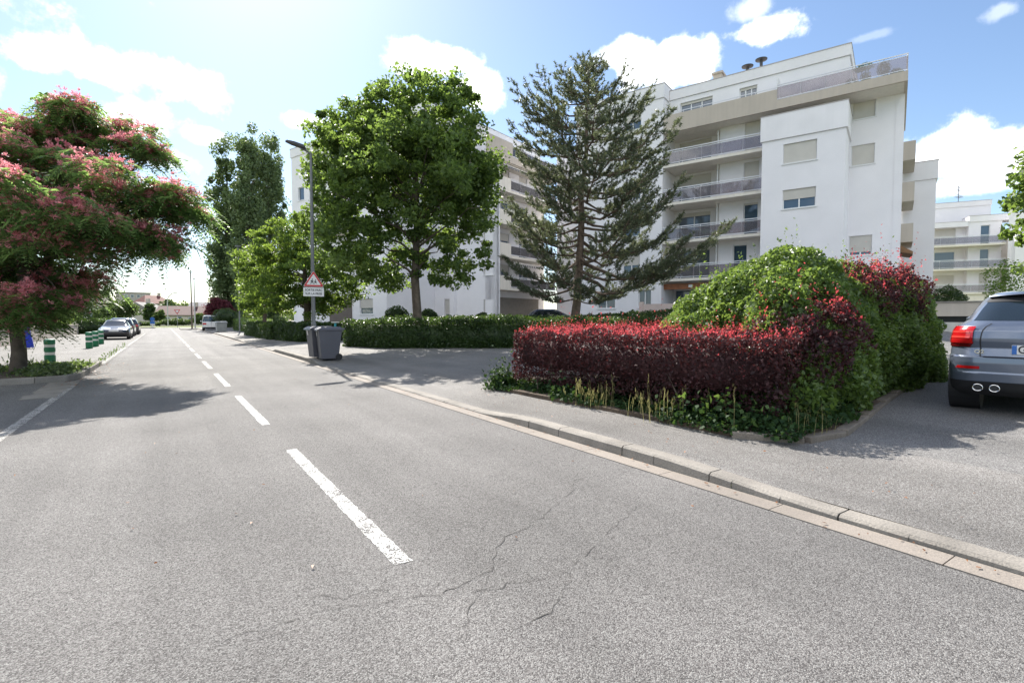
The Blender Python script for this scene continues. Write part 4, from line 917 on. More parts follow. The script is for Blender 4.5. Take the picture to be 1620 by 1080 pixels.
def shrub(name, label, cat, ells, n, leaf, lm, seed, amp=.07, depth=.1, group=None, core=True, keep=None, shoots=0, bias=(0,0,.2)):
    rs = np.random.RandomState(seed); ells = [(np.array(c, float), np.array(r, float)) for c, r in ells]; c0 = np.mean([e[0] for e in ells], 0); c0[2] = terrain(c0[0], c0[1]) if c0[0] > 3.9 else 0
    t = thing(name, label, cat, c0, 0, group); P = shell(ells, n, rs, amp, depth, keep); V = cards(P, leaf, rs, bias, .25)
    if shoots:
        B = P[P[:, 2] > np.quantile(P[:, 2], .7)]; B = B[rs.permutation(len(B))[:shoots]]; q = []
        hh = rs.exponential(.10, len(B))+.05; dx = rs.normal(0, .25, (len(B), 2))
        for j in range(8):
            f = (j+1)/8; q.append(cards(B+np.stack([dx[:, 0]*hh*f, dx[:, 1]*hh*f, hh*f*1.2], 1)+rs.normal(0, .015, (len(B), 3)), leaf*.8, rs, (0, 0, .7), 0, .5))
        o = npmesh('shoots', np.concatenate(q), LM_shoot if lm is LM_barb else lm, t); o['kind'] = 'stuff'; o.location = [-q_ for q_ in c0]
    o = npmesh('foliage', V, lm, t, 4, ell_core(ells) if core else None); o.location = [-q_ for q_ in c0]; return t
BIG = [((8.1, 4.4, .85), (1.55, 1.3, 1.5)), ((9.6, 4.3, .9), (1.5, 1.2, 1.38)), ((11., 4.4, .88), (1.2, 1.05, 1.3)), ((11.6, 4.2, .8), (1.0, .85, 1.4)), ((7.5, 5.0, .7), (1.2, 1.1, 1.25)), ((7.2, 3.6, .5), (1.0, .72, .9)), ((8.8, 3.8, .7), (1.3, .65, 1.1)), ((10.4, 4.05, .8), (1.4, .65, 1.2)), ((6.3, 3.4, .35), (.6, .5, .6)), ((6.65, 3.55, .8), (.7, .55, 1.0))]
shrub('privet_shrub', 'huge mounded bright green shrub beside the driveway', 'shrub', BIG, 110000, .058, LM_priv, 61, .09, .08, shoots=260)
BB = [((6.6, 3.35, 1.12), (.70, .60, .46)), ((7.2, 3.42, 1.30), (.66, .52, .42))]
shrub('barberry_bush', 'dark red barberry growing through the front of the huge green shrub', 'shrub', BB, 9500, .045, LM_barb, 62, .16, .10, core=False, shoots=90)
BB2 = [((9.2, 3.8, 1.62), (.72, .6, .55)), ((10.0, 3.85, 1.66), (.80, .62, .58)), ((10.6, 3.85, 1.45), (.6, .55, .6))]
shrub('barberry_bush', 'brighter red barberry on top of the huge green shrub, towards the parked grey car', 'shrub', BB2, 17000, .045, LM_barb, 63, .15, .10, core=False, shoots=200)
# dark clipped hedge across the drive, and the others behind it
def gp2(l, z=.2): return [tuple(G(px, py, z)[:2]) for px, py in l]
H1 = [(6.55, 23.4), (7.3, 20.6), (10.5, 16.9), (14.5, 14.0), (19.5, 10.8), (20.3, 12.0), (15.4, 15.3), (11.6, 18.2), (8.6, 22.0), (7.6, 24.2)]
hedge('clipped_hedge', 'long dark green clipped hedge curving along the far side of the drive', 'hedge', H1, terrain, 1.14, 46000, .085, LM_dark, 71, .07)
H2 = [(9.2, 25.6), (12.4, 21.2), (16.5, 17.4), (24, 12.6), (24.9, 13.9), (17.4, 18.8), (13.6, 22.4), (10.2, 26.4)]
hedge('clipped_hedge', 'second clipped hedge, higher up and behind the long dark one, below the pine', 'hedge', H2, lambda x, y: terrain(x, y), 1.22, 36000, .095, LM_dark, 72, .08)
for i, (l, lab, h) in enumerate((([(5.1, 46), (5.15, 40.5), (6.4, 40), (6.5, 46)], 'clipped box hedge beside the slim lamp pole', 1.0), ([(5.05, 39), (5.2, 34), (6.7, 33.6), (6.6, 39.2)], 'dark clipped hedge between two others, left of the grey lamp post', .95),
        ([(5.3, 33.0), (5.9, 29.2), (8.2, 28.8), (7.6, 33.2)], 'dark clipped hedge right behind the two grey bins', 1.05), ([(6.3, 66), (6.4, 52), (8.2, 52), (8.4, 66)], 'sunlit light green hedge beyond the white van', 1.25))):
    hedge('clipped_hedge', lab, 'hedge', l, lambda x, y: .12, h, 9000, .10 if i < 3 else .14, LM_dark if i < 3 else LM_priv, 75+i, .06)
hedge('conifer_hedge', 'tall clipped conifer hedge growing above the cream garden wall', 'hedge', [(-8.4, 42), (-8.4, 69), (-7.1, 69), (-7.1, 42)], .4, 2.5, 16000, .16, LM_priv, 81, .1)
hedge('conifer_hedge', 'bright green hedge behind the wall at the left edge, under the silk tree', 'hedge', [(-9.5, 22), (-9.5, 37), (-7.3, 37), (-7.3, 22)], .4, 2.4, 14000, .14, LM_priv, 82, .12)
hedge('clipped_hedge', 'dark hedge beyond the parked dark cars', 'hedge', [(-9, 62), (-9, 84), (-4.6, 84), (-4.2, 62)], 0, 1.35, 9000, .2, LM_dark, 83, .12)
for i, (px, py, dd, r_, lab) in enumerate(((628, 496, 40, .75, 'round dark shrub against the white wall, left of the maple trunk'), (678, 497, 40, .6, 'low dark shrub against the white wall, right of the maple trunk'), (762, 497, 39, .35, 'small dark shrub by the wall under a shuttered window'), (356, 497, 58, 1.0, 'dark bush under the poplars'))):
    c = D(px, py+4, dd); shrub('round_shrub', lab, 'shrub', [(tuple(c), (r_*1.25, r_, r_))], 2600, .11, LM_dark, 90+i, .08)
c = D(1500, 472, 30); shrub('round_shrub', 'dark spreading bush on top of the beige retaining wall', 'shrub', [((c.x, c.y, c.z), (.95, .8, .7)), ((c.x-.6, c.y, c.z-.2), (.7, .6, .5))], 6000, .08, LM_dark, 95, .1, .15, core=False)
c = D(1592, 452, 30); shrub('loose_shrub', 'thin open shrub behind the parked grey car', 'shrub', [((c.x, c.y, c.z), (1.5, 1.0, 1.3)), ((c.x+.8, c.y, c.z-.2), (1.2, .9, 1.2))], 2600, .11, LM_bush, 96, .25, .35, core=False)
c = Vector((13.2, 5.2, .35)); shrub('ivy_mound', 'low sunlit green ground cover beside the parked grey car', 'shrub', [((13.3, 5.3, .3), (1.5, 1.0, .42)), ((14.3, 6.4, .3), (1.2, 1.1, .4))], 9000, .075, LM_priv, 97, .05)
# ivy and weeds at the foot of the barberry hedge
rs = np.random.RandomState(101); n = 17000
p = rs.uniform([4.86, 2.6], [6.6, 8.0], (n, 2)); edge_ = 4.95+.12*np.sin(p[:, 1]*3)+.06*np.sin(p[:, 1]*9); p = p[(p[:, 0] > edge_-.06*rs.rand(n)) & ((p[:, 0] < 5.7) | (p[:, 1] < 4.2))]
zz = np.array([terrain(x, y_) for x, y_ in p])+.04+rs.exponential(.04, len(p))*(1+.8*np.sin(p[:, 1]*2.3))+.1*np.clip(p[:, 0]-5, 0, .6)
V1 = cards(np.concatenate([p, zz[:, None]], 1), .05, rs, (-.3, -.3, .2), .6, .85)
n = 9000; p = rs.uniform([6., 2.65], [13.6, 5.0], (n, 2)); lim = 2.62+(p[:, 0]-6)*.21; p = p[(p[:, 1] > lim+.08*rs.rand(n)) & (p[:, 1] < lim+1.1)]
zz = np.array([terrain(x, y_) for x, y_ in p])+.05+rs.exponential(.07, len(p)); V2 = cards(np.concatenate([p, zz[:, None]], 1), .05, rs, (-.3, -.3, .2), .6, .85)
n = 1500; p = rs.normal([5.1, 7.9], [.14, .14], (n, 2)); zz = np.array([terrain(x, y_) for x, y_ in p])+.03+rs.exponential(.10, n); V3 = cards(np.concatenate([p, zz[:, None]], 1), .055, rs, (-.3, -.3, .2), .5, .85)
tag(npmesh('ivy', np.concatenate([V1, V2, V3]), LM_ivy), 'ivy and weeds covering the soil at the foot of the red hedge', 'ivy', kind='stuff')
LM_straw = leafmat('wild_oat', (.16, .15, .06), (.34, .30, .14), (.4, .38, .16), .35)
Q = []
def blade(x, y_, z, h, w, lean, head=False):
    a_ = rs.uniform(0, 6.28); dx, dy = math.cos(a_)*lean, math.sin(a_)*lean; px_, py_ = -math.sin(a_)*w, math.cos(a_)*w
    Q.append([(x-px_, y_-py_, z), (x+px_, y_+py_, z), (x+dx*.4+px_*.7, y_+dy*.4+py_*.7, z+h*.65), (x+dx*.4-px_*.7, y_+dy*.4-py_*.7, z+h*.65)])
    Q.append([(x+dx*.4-px_*.7, y_+dy*.4-py_*.7, z+h*.65), (x+dx*.4+px_*.7, y_+dy*.4+py_*.7, z+h*.65), (x+dx, y_+dy, z+h), (x+dx, y_+dy, z+h)])
    if head:
        for k in range(7):
            f = .66+.34*k/7; cx, cy, cz = x+dx*f+rs.normal(0, .008), y_+dy*f+rs.normal(0, .008), z+h*f
            Q.append([(cx, cy, cz-.02), (cx+.009, cy+.004, cz), (cx, cy, cz+.03), (cx-.009, cy-.004, cz)])
for cx, cy, n_ in ((4.98, 5.6, 18), (4.97, 5.35, 22), (5.0, 5.1, 10), (4.98, 4.5, 12), (4.98, 4.25, 14), (5.0, 4.05, 10), (5.4, 2.75, 12), (5.9, 2.75, 14), (5.7, 2.62, 8)):
    for i in range(n_):
        x, y_ = cx+rs.normal(0, .07), cy+rs.normal(0, .09); blade(x, y_, terrain(x, y_), rs.uniform(.14, .42), .0035, rs.uniform(.01, .12), rs.rand() < .6)
for i in range(9): blade(5.02+rs.normal(0, .06), rs.uniform(3.2, 5.2), .12, rs.uniform(.4, .62), .004, rs.uniform(.02, .08), True)
tag(npmesh('wild_grass', np.array(Q), LM_straw), 'pale dry wild grass growing out of the ivy beside the pavement', 'grass', kind='stuff')
LM_vine = leafmat('vine_leaf', (.04, .08, .022), (.09, .15, .045), (.24, .36, .07), .35)
p = np.concatenate([rs.normal([5.1, 3.55], [.12, .25], (34, 2)), rs.normal([5.25, 3.2], [.15, .2], (26, 2)), rs.normal([5.06, 4.0], [.06, .3], (16, 2))]); zz = rs.uniform(.18, .52, len(p))
tag(npmesh('wild_vine', cards(np.concatenate([p, zz[:, None]], 1), .075, rs, (-.5, -.5, 0), .1, 1.0, .1), LM_vine), 'broad-leaved vine creeping up the near end of the red hedge', 'vine', kind='stuff')
# island plants at the left
LM_island = leafmat('island_leaf', (.04, .065, .03), (.17, .21, .10), (.26, .38, .08), .32, rough=.4, spec=.5)
IS = []
for cx, cy, rx, ry, h, k in ((-2.35, 16.6, .55, .8, .16, 1500), (-2.0, 18.0, .35, .8, .12, 900), (-2.9, 18.0, .7, 1.0, .13, 1100), (-4.2, 17.2, .9, .7, .30, 1500), (-2.2, 15.7, .4, .45, .16, 700), (-5.6, 17.5, .9, .9, .3, 1200)):
    q = rs.normal([cx, cy], [rx*.5, ry*.5], (k, 2)); z = .1+np.abs(rs.normal(0, h*.6, k))*np.exp(-(((q-[cx, cy])/[rx, ry])**2).sum(1)*.6); IS.append(np.concatenate([q, z[:, None]], 1))
P = np.concatenate(IS); P = P[(P[:, 0] < -1.66) & (P[:, 1] > 14.95)]
tag(npmesh('island_plants', cards(P, .075, rs, (0, 0, .3), .4, .7), LM_island), 'low leafy plants growing on the island around the silk tree trunk and the nearest green post', 'plants', kind='stuff')
Q = []
for i in range(120):
    x, y_ = (-1.72+rs.normal(0, .05), rs.uniform(18.5, 32)) if i < 70 else (-3.2+rs.normal(0, .1), 18.6+rs.normal(0, .1)); blade(x, y_, .02, rs.uniform(.08, .5 if i > 70 else .25), .006, rs.uniform(.02, .12), rs.rand() < .4)
tag(npmesh('wild_grass', np.array(Q), LM_vine), 'thin green weeds growing along the white line beyond the island', 'grass', kind='stuff')

# ------------------------------------------------------------------ background trees and plants
def simple_tree(name, label, px, py, rx, ry, d, lm, seed, n=70, m=60, rc=None, leaf=None, group=None):
    c = D(px, py, d); sx = rx*d/FPX; sz = ry*d/FPX; base = Vector((c.x, c.y, 0)); rs = np.random.RandomState(seed)
    lo = [lobe(px, py, d, rx*.75, ry*.8), lobe(px-rx*.4, py+ry*.25, d, rx*.5, ry*.6), lobe(px+rx*.4, py+ry*.2, d, rx*.5, ry*.6), lobe(px+rx*.1, py-ry*.35, d, rx*.45, ry*.5)]
    return tree(name, label, 'tree', base, c+Vector((0, 0, sz*.5)), max(.1, sx*.05), lo, n, m, rc or sx*.28, leaf or max(.22, d*.0028), lm, M_bark, seed, group, 10, .3, inner=.35)
simple_tree('leafy_tree', 'round bright green tree beyond the parked dark cars', 192, 488, 24, 19, 78, LM_far, 201, 120, 80)
simple_tree('leafy_tree', 'smaller green tree in front of the white house behind the dark cars', 165, 497, 16, 12, 72, LM_far, 202)
simple_tree('leafy_tree', 'dark tree beside the little grey gabled house', 237, 494, 11, 17, 112, LM_dark, 203)
simple_tree('leafy_tree', 'broad blue-green tree behind the curved street lamp', 265, 485, 14, 13, 150, LM_pop, 204)
simple_tree('leafy_tree', 'light green bush-like tree beside the white curved lamp', 252, 498, 9, 10, 105, LM_far, 205)
simple_tree('leafy_tree', 'pale far tree between the red house and the tall poles', 297, 487, 22, 8, 190, LM_far, 206)
simple_tree('purple_tree', 'purple-leaved tree above the white van', 346, 485, 21, 16, 69, LM_purple, 207, 90, 80)
simple_tree('leafy_tree', 'tree with dense leaves on the left behind the garden wall', 105, 478, 28, 24, 74, LM_far, 208)
simple_tree('leafy_tree', 'bright sunlit tree behind the silk tree trunk at the left edge', 10, 492, 34, 30, 46, LM_bush, 209, 100, 90)
simple_tree('leafy_tree', 'dark green tree top showing above the far right white roof', 1602, 326, 15, 12, 90, LM_maple, 210, 60, 60)
for i, (px, py, rx, ry, dd, lab) in enumerate(((280, 508, 22, 5, 104, 'low green bushes on the verge beyond the junction, below the red sign'), (220, 511, 30, 3.5, 100, 'rough green verge plants beyond the junction, left of the blue sign'), (318, 503, 10, 9, 100, 'green bush between the tall poles and the white van'))):
    c = D(px, py, dd); shrub('verge_bush', lab, 'shrub', [((c.x, c.y, max(.1, c.z-.2)), (rx*dd/FPX, 1.2, ry*dd/FPX))], 2500, .26, LM_far, 220+i, .12)
# far treeline on the skyline: one mass
rs = np.random.RandomState(300); P = []
for i in range(260):
    px = rs.uniform(60, 700); c = D(px, 505, rs.uniform(230, 300)); P.append((c.x, c.y, 0, rs.uniform(2.5, 7.5)))
V = np.concatenate([around(np.array([[x, y_, h*.55]]), 70, h*.62, rs, .9) for x, y_, _, h in P])
tag(npmesh('far_woodland', cards(V, 1.1, rs), LM_far), 'hazy line of distant trees along the skyline at the end of the road', 'woodland', kind='stuff')
# branches of a tree standing just outside the right edge
c = D(1668, 300, 15)
rt = [lobe(1636, 287, 15, 20, 13), lobe(1644, 250, 15, 16, 12), lobe(1644, 375, 15, 26, 12), lobe(1638, 300, 15, 16, 10), lobe(1680, 320, 15, 45, 110), lobe(1720, 280, 15, 70, 110), lobe(1628, 280, 15, 10, 6)]
bt = D(1720, 560, 15); bt.z = terrain(bt.x, bt.y)
tree('maple_tree', 'leafy maple branch tips reaching in from the right edge', 'tree', bt, D(1710, 240, 15), .17, rt, 120, 60, .34, .15, LM_maple, M_bark, 77, nlimb=22)
# ================================================================== street furniture
M_green = mat('green_plastic', (.012, .16, .07), .38, var=.12); M_band = mat('reflective_band', (.66, .64, .6), .45, var=.1)
M_binp = mat('grey_bin_plastic', (.085, .085, .10), .45, var=.08); M_binl = mat('bin_lid_plastic', (.10, .10, .12), .4, var=.08)
M_white = mat('white_sign', (.72, .71, .69), .45, var=.06); M_red = mat('red_sign', (.52, .03, .03), .4); M_blue = mat('blue_sign', (.03, .13, .42), .4); M_ink = mat('black_sign', (.02, .02, .022), .6)
def bollard(x, y_, lab, rz):
    t = thing('bollard', lab, 'bollard', (x, y_, .0 if y_ > 25 else .0), rz, 'green posts with white bands')
    MB().lathe([(.125, 0), (.135, .02), (.135, .29), (.122, .295), (.122, .40), (.135, .405), (.135, .52), (.122, .525), (.122, .62), (.135, .625), (.137, .74), (.125, .765), (.07, .78), (.0, .782)], n=20).build('post', M_green, t, smooth=True)
    for z in (.305, .535): MB().lathe([(.1235, z), (.1245, z), (.1245, z+.08), (.1235, z+.08)], n=20).build('band', M_band, t, smooth=True)
    return t
for (x, y_), lab in zip(((-2.92, 20.6), (-3.0, 31.0), (-2.95, 33.0), (-2.98, 36.0)), ('green post with white bands closest to the silk tree, rising from the island plants', 'leftmost of the three green banded posts in front of the parked black car', 'middle one of the three green banded posts in front of the parked black car', 'green banded post nearest the parked black car')):
    bollard(x, y_, lab, x)
def bin_(name, lab, loc, rz, m, ml):
    t = thing(name, lab, 'bin', loc, rz, 'grey wheeled bins on the pavement')
    b = MB(); w0, w1, d0, d1 = .24, .29, .27, .345
    vs = [(-d0, -w0, .04), (d0-.03, -w0, .04), (d0-.03, w0, .04), (-d0, w0, .04), (-d1, -w1, .94), (d1, -w1, .94), (d1, w1, .94), (-d1, w1, .94)]
    b.add(vs, [(0,3,2,1),(4,5,6,7),(0,1,5,4),(1,2,6,5),(2,3,7,6),(3,0,4,7)]); b.box(-d1-.02, d1+.02, -w1-.02, w1+.02, .90, .945)
    b.box(d1+.02, d1+.06, -w1+.04, w1-.04, .90, .93)
    b.build('body', m, t, bevel=.012)
    l = MB(); l.add([(-d1-.05, -w1-.03, .95), (d1+.03, -w1-.03, .95), (d1+.03, w1+.03, .95), (-d1-.05, w1+.03, .95), (-d1+.05, -w1+.04, 1.015), (d1-.03, -w1+.04, 1.03), (d1-.03, w1-.04, 1.03), (-d1+.05, w1-.04, 1.015), (-d1-.06, -w1-.035, .905), (-d1-.06, w1+.035, .905)],
                    [(0,3,2,1),(4,5,6,7),(0,1,5,4),(1,2,6,5),(2,3,7,6),(3,0,4,7),(8,9,3,0)])
    l.build('lid', ml, t, bevel=.015)
    for s in (-1, 1):
        y0 = s*(w0+.03); MB().cyl((d0-.02, y0-.025, .10), (d0-.02, y0+.025, .10), .10, 18).build('wheel', M_rubber, t, bevel=.01)
    MB().tube([(d1+.05, -w1+.06, .93), (d1+.1, -w1+.06, .97), (d1+.1, w1-.06, .97), (d1+.05, w1-.06, .93)], .014, 8).build('handle', m, t)
    MB().quad((-d1-.004+.012, .05, .74), (-d1-.004+.012, .05+.12, .74), (-d1-.012, .17, .88), (-d1-.012, .05, .88)).build('sticker', M_white, t)
    return t
bz = terrain(4.2, 16.6)
bin_('wheeled_bin', 'dark grey wheeled bin nearest to us at the kerb, its wide side facing the camera', (4.22, 16.55, bz), R(-4), M_binp, M_binl)
bin_('wheeled_bin', 'dark grey wheeled bin mostly hidden behind its twin at the kerb', (4.10, 17.22, terrain(4.1, 17.2)), R(5), M_binp, M_binl)
M_lgrey = mat('light_grey_plastic', (.28, .29, .28), .5, var=.1)
t = thing('waste_container', 'light grey lidded waste container on the pavement behind the white van', 'bin', (4.55, 58.6, .05), R(4))
MB().add([(-.40, -.40, .12), (.40, -.40, .12), (.40, .40, .12), (-.40, .40, .12), (-.46, -.5, 1.0), (.46, -.5, 1.0), (.46, .5, 1.0), (-.46, .5, 1.0)], [(0,3,2,1),(4,5,6,7),(0,1,5,4),(1,2,6,5),(2,3,7,6),(3,0,4,7)]).box(-.5, .5, -.54, .54, .96, 1.0).build('body', M_lgrey, t)
MB().add([(-.5, -.54, 1.005), (.5, -.54, 1.005), (.5, .54, 1.005), (-.5, .54, 1.005), (-.4, -.4, 1.12), (.4, -.4, 1.14), (.4, .4, 1.14), (-.4, .4, 1.12)], [(0,3,2,1),(4,5,6,7),(0,1,5,4),(1,2,6,5),(2,3,7,6),(3,0,4,7)]).build('lid', M_lgrey, t, bevel=.02)
for sx in (-1, 1):
    for sy in (-1, 1): MB().cyl((sx*.3, sy*.3-.03, .07), (sx*.3, sy*.3+.03, .07), .07, 12).build('wheel', M_rubber, t)

# lamp post with the warning sign
lp = G(497, 562, .1); lp.z = terrain(lp.x, lp.y)
t = thing('street_lamp', 'tall grey street lamp behind the two dark bins, carrying the warning sign', 'street lamp', lp)
M_pole = mat('grey_pole', (.17, .175, .18), .55, metal=.2, var=.2, streak=.15)
b = MB(); b.tube([(0, 0, -.1), (0, 0, 1.1), (0, 0, 1.12), (0, 0, 7.0)], [.095, .09, .07, .042], 12); b.build('pole', M_pole, t, smooth=True)
MB().cyl((0, 0, 0), (0, 0, .05), .17, 12).build('base_plate', M_pole, t)
e_ = Vector((-.98, -.2, 0)); b = MB(); b.tube([Vector((0, 0, 6.95)), e_*.12+Vector((0, 0, 7.03)), e_*.35+Vector((0, 0, 7.08))], .035, 8); b.build('arm', M_pole, t)
hd = MB(); 
for i, (s_, w, h) in enumerate(((.18, .05, .05), (.3, .11, .09), (.62, .12, .08), (.85, .07, .04))):
    c = e_*s_+Vector((0, 0, 7.08+.04*i)); p = Vector((-e_.y, e_.x, 0)).normalized()
    hd.v += [tuple(c-p*w-Vector((0, 0, .02))), tuple(c+p*w-Vector((0, 0, .02))), tuple(c+p*w*.7+Vector((0, 0, h))), tuple(c-p*w*.7+Vector((0, 0, h)))]
hd.f = [(i*4+k, i*4+(k+1) % 4, i*4+4+(k+1) % 4, i*4+4+k) for i in range(3) for k in range(4)]+[(3,2,1,0), (12,13,14,15)]
hd.build('lamp_head', M_dark, t, bevel=.01)
MB().box(-.045, .045, -.09, -.075, .5, .8).build('access_door', M_pole, t)
def textobj(s, parent, size, loc, rot, m, name='lettering', sx=1.):
    cu = bpy.data.curves.new(name, 'FONT'); cu.body = s; cu.size = size; cu.align_x = 'CENTER'; cu.align_y = 'CENTER'; cu.extrude = .0015; cu.offset = size*.012
    tmp = bpy.data.objects.new(name, cu); COL.objects.link(tmp); dg = bpy.context.evaluated_depsgraph_get(); me = bpy.data.meshes.new_from_object(tmp.evaluated_get(dg)); bpy.data.objects.remove(tmp); me.materials.clear(); me.materials.append(m)
    o = bpy.data.objects.new(name, me); COL.objects.link(o); o.location = loc; o.rotation_euler = rot; o.scale = (sx, 1, 1); o.parent = parent; return o
def disc(b, c, r, y_, n=14): b.quad(*[(c[0]+r*math.cos(2*math.pi*k/n), y_, c[1]+r*math.sin(2*math.pi*k/n)) for k in range(n)])
ws = thing('road_sign', 'red-edged white warning triangle above a white text plate on the grey lamp post', 'road sign', (lp.x-.0, lp.y-.1, lp.z+2.35), R(-3))
def tri(h, z0): a_ = h/math.sqrt(3)*1.08; return [(-a_, z0), (a_, z0), (0, z0+h)]
def rtri(h, z0, r=.03):
    P = tri(h, z0); o = []
    for i in range(3):
        p, q0, q1 = Vector(P[i]), Vector(P[i-1]), Vector(P[(i+1) % 3])
        for k in (0, .5, 1): o.append(tuple(p+((q0-p).normalized()*(1-k)+(q1-p).normalized()*k)*r*(1.25 if k == .5 else 1.6)))
    return o
b = MB(); P = rtri(.56, 0.02); n = len(P); b.add([(x, 0, z) for x, z in P]+[(x, .02, z) for x, z in P], [tuple(range(n)), tuple(range(2*n-1, n-1, -1))]+[(i, i+n, (i+1) % n+n, (i+1) % n) for i in range(n)]); b.build('triangle', M_white, ws)
b = MB(); Po, Pi = rtri(.54, .03), rtri(.385, .088, .012); b.add([(x, -.0025, z) for x, z in Po]+[(x, -.0025, z) for x, z in Pi], [(i, (i+1) % n, n+(i+1) % n, n+i) for i in range(n)]); b.build('red_border', M_red, ws)
b = MB()
for cx, s in ((-.055, 1.), (.055, .88)):
    z0 = .115; disc(b, (cx+.012*s, z0+.165*s), .021*s, -.003, 12)
    for pts in ([(cx-.025*s, .14), (cx+.02*s, .14), (cx+.03*s, .08), (cx-.02*s, .07)], [(cx+.02*s, .135), (cx+.065*s, .105), (cx+.06*s, .095), (cx+.02*s, .115)], [(cx-.02*s, .135), (cx-.06*s, .10), (cx-.05*s, .09), (cx-.015*s, .112)],
                [(cx+.0*s, .075), (cx+.028*s, .085), (cx+.06*s, .03), (cx+.045*s, .02)], [(cx-.02*s, .075), (cx+.005*s, .07), (cx-.03*s, .02), (cx-.07*s, .015), (cx-.07*s, .03), (cx-.04*s, .035)]):
        b.quad(*[(x, -.003, z0+(z)*s-.008) for x, z in pts])
b.build('children_symbol', M_ink, ws)
sp_ = MB().box(-.34, .34, 0, .02, -.31, -.005).build('text_plate', M_white, ws)
textobj('SORTIE PARC', ws, .105, (0, -.003, -.095), (R(90), 0, 0), M_ink, sx=.92); textobj('SUR LA PRISE', ws, .105, (0, -.003, -.22), (R(90), 0, 0), M_ink, sx=.92)
b = MB()
for z in (.16, -.15): b.box(-.1, .1, .021, .1, z-.02, z+.02)
b.build('clamp', M_steel, ws)
def pole(name, label, px, d, top_py, r, m, arm=0, cat='pole', curved=False, side=1, loc=None):
    base = D(px, 505, d); base.z = .0; h = D(px, top_py, d).z; t = thing(name, label, cat, base)
    b = MB()
    if curved:
        cr = Vector((math.cos(YAW), -math.sin(YAW), 0)); pts = [Vector((0, 0, 0)), Vector((0, 0, h*.75))]+[cr*(side*arm*(1-math.cos(a_)))+Vector((0, 0, h*.75+h*.25*math.sin(a_))) for a_ in lin(.3, math.pi/2, 6)]; b.tube(pts, r, 7)
        e0 = cr*side*arm; MB().box(-.28, .28, -.1, .1, -.09, .05).xf(Matrix.Translation(e0+Vector((0, 0, h)))@Matrix.Rotation(-YAW, 4, 'Z')).build('lamp_head', M_steel, t)
    else:
        b.tube([(0, 0, 0), (0, 0, h)], [r*1.2, r*.8], 8)
        if arm:
            cr = Vector((math.cos(YAW), -math.sin(YAW), 0))*side*arm; b.tube([(0, 0, h-.05), cr+Vector((0, 0, h+.12))], r*.6, 6)
            MB().box(-.35, .35, -.12, .12, -.07, .06).xf(Matrix.Translation(cr+Vector((0, 0, h+.12)))@Matrix.Rotation(-YAW, 4, 'Z')).build('lamp_head', M_steel, t)
        else: MB().box(-.22, .22, -.22, .22, h, h+.07).build('cap', m, t)
    b.build('pole', m, t, smooth=True); return t
M_brown = mat('brown_pole', (.12, .085, .06), .7); M_lpole = mat('pale_pole', (.5, .5, .48), .6)
pole('utility_pole', 'slim dark pole at the pavement edge in front of the poplars', 379, 47, 390, .055, M_pole, cat='pole')
pole('utility_pole', 'tall brown pole just left of the white van', 303.5, 70, 431, .085, M_brown)
pole('utility_pole', 'tall pale grey pole beside the brown one by the white van', 308.5, 72, 441, .08, M_lpole)
pole('street_lamp', 'street lamp with a curved arm in front of the long red-roofed house', 265.5, 100, 463, .09, M_lpole, 1.7, 'street lamp', True)
pole('street_lamp', 'grey street lamp with a short arm beyond the left hedge', 162.5, 75, 461, .07, M_pole, 1.0, 'street lamp')
pole('utility_pole', 'pale mast with a flat head left of the far street lamp', 155, 76, 443.5, .09, M_lpole)
pole('street_lamp', 'street lamp half hidden by the poplars above the purple tree', 348, 76, 453, .07, M_lpole, 1.2, 'street lamp', side=-1)
def onpole(name, label, px, d, zt): 
    p = D(px, 505, d); t = thing(name, label, 'road sign', (p.x, p.y, 0), -YAW*.4); MB().cyl((0, .05, 0), (0, .05, zt), .035, 8).build('pole', M_steel, t); return t
t = onpole('road_sign', 'red and white give-way triangle on a thin post at the end of the road', 280.5, 84, 2.9)
b = MB(); b.quad((-.45, 0, 2.95), (0, 0, 2.17), (.45, 0, 2.95)); b.build('plate', M_red, t); MB().quad((-.27, -.008, 2.85), (0, -.008, 2.38), (.27, -.008, 2.85)).build('white_center', M_white, t)
t = onpole('road_sign', 'blue round sign on a post at the junction island', 241, 82, 1.6)
b = MB(); disc(b, (0, 1.4), .33, 0, 18); b.build('plate', M_blue, t)
t = thing('island_beacon', 'blue and white traffic island beacon below the round blue sign', 'beacon', tuple(D(241.5, 520, 80).xy)+(.12,), -YAW*.4)
MB().box(-.08, .08, -.08, .08, 0, .35).box(-.28, .28, -.1, .1, .35, .55).build('base', M_white, t); MB().box(-.3, .3, -.12, .12, .55, .95).build('panel', M_blue, t)
ic = D(236, 522, 79); struct(MB().box(ic.x-1.3, ic.x+.8, ic.y-.7, ic.y+2.5, -.02, .12).build('traffic_island', M_conc, bevel=.03))
struct(MB().box(1.6, 3.45, 80, 92, -.02, .12).build('kerb_island', M_conc, bevel=.03))
tp = D(530.5, 515, 27); tt = thing('turquoise_post', 'small turquoise post with a pale cap behind the dark bins', 'post', (tp.x, tp.y, terrain(tp.x, tp.y)))
MB().lathe([(.06, 0), (.06, .9), (.05, 1.0), (0, 1.01)], n=10).build('post', mat('turquoise_paint', (.03, .30, .36), .5), tt); MB().box(-.2, .2, -.03, .03, 1.02, 1.07).build('cap', M_white, tt)

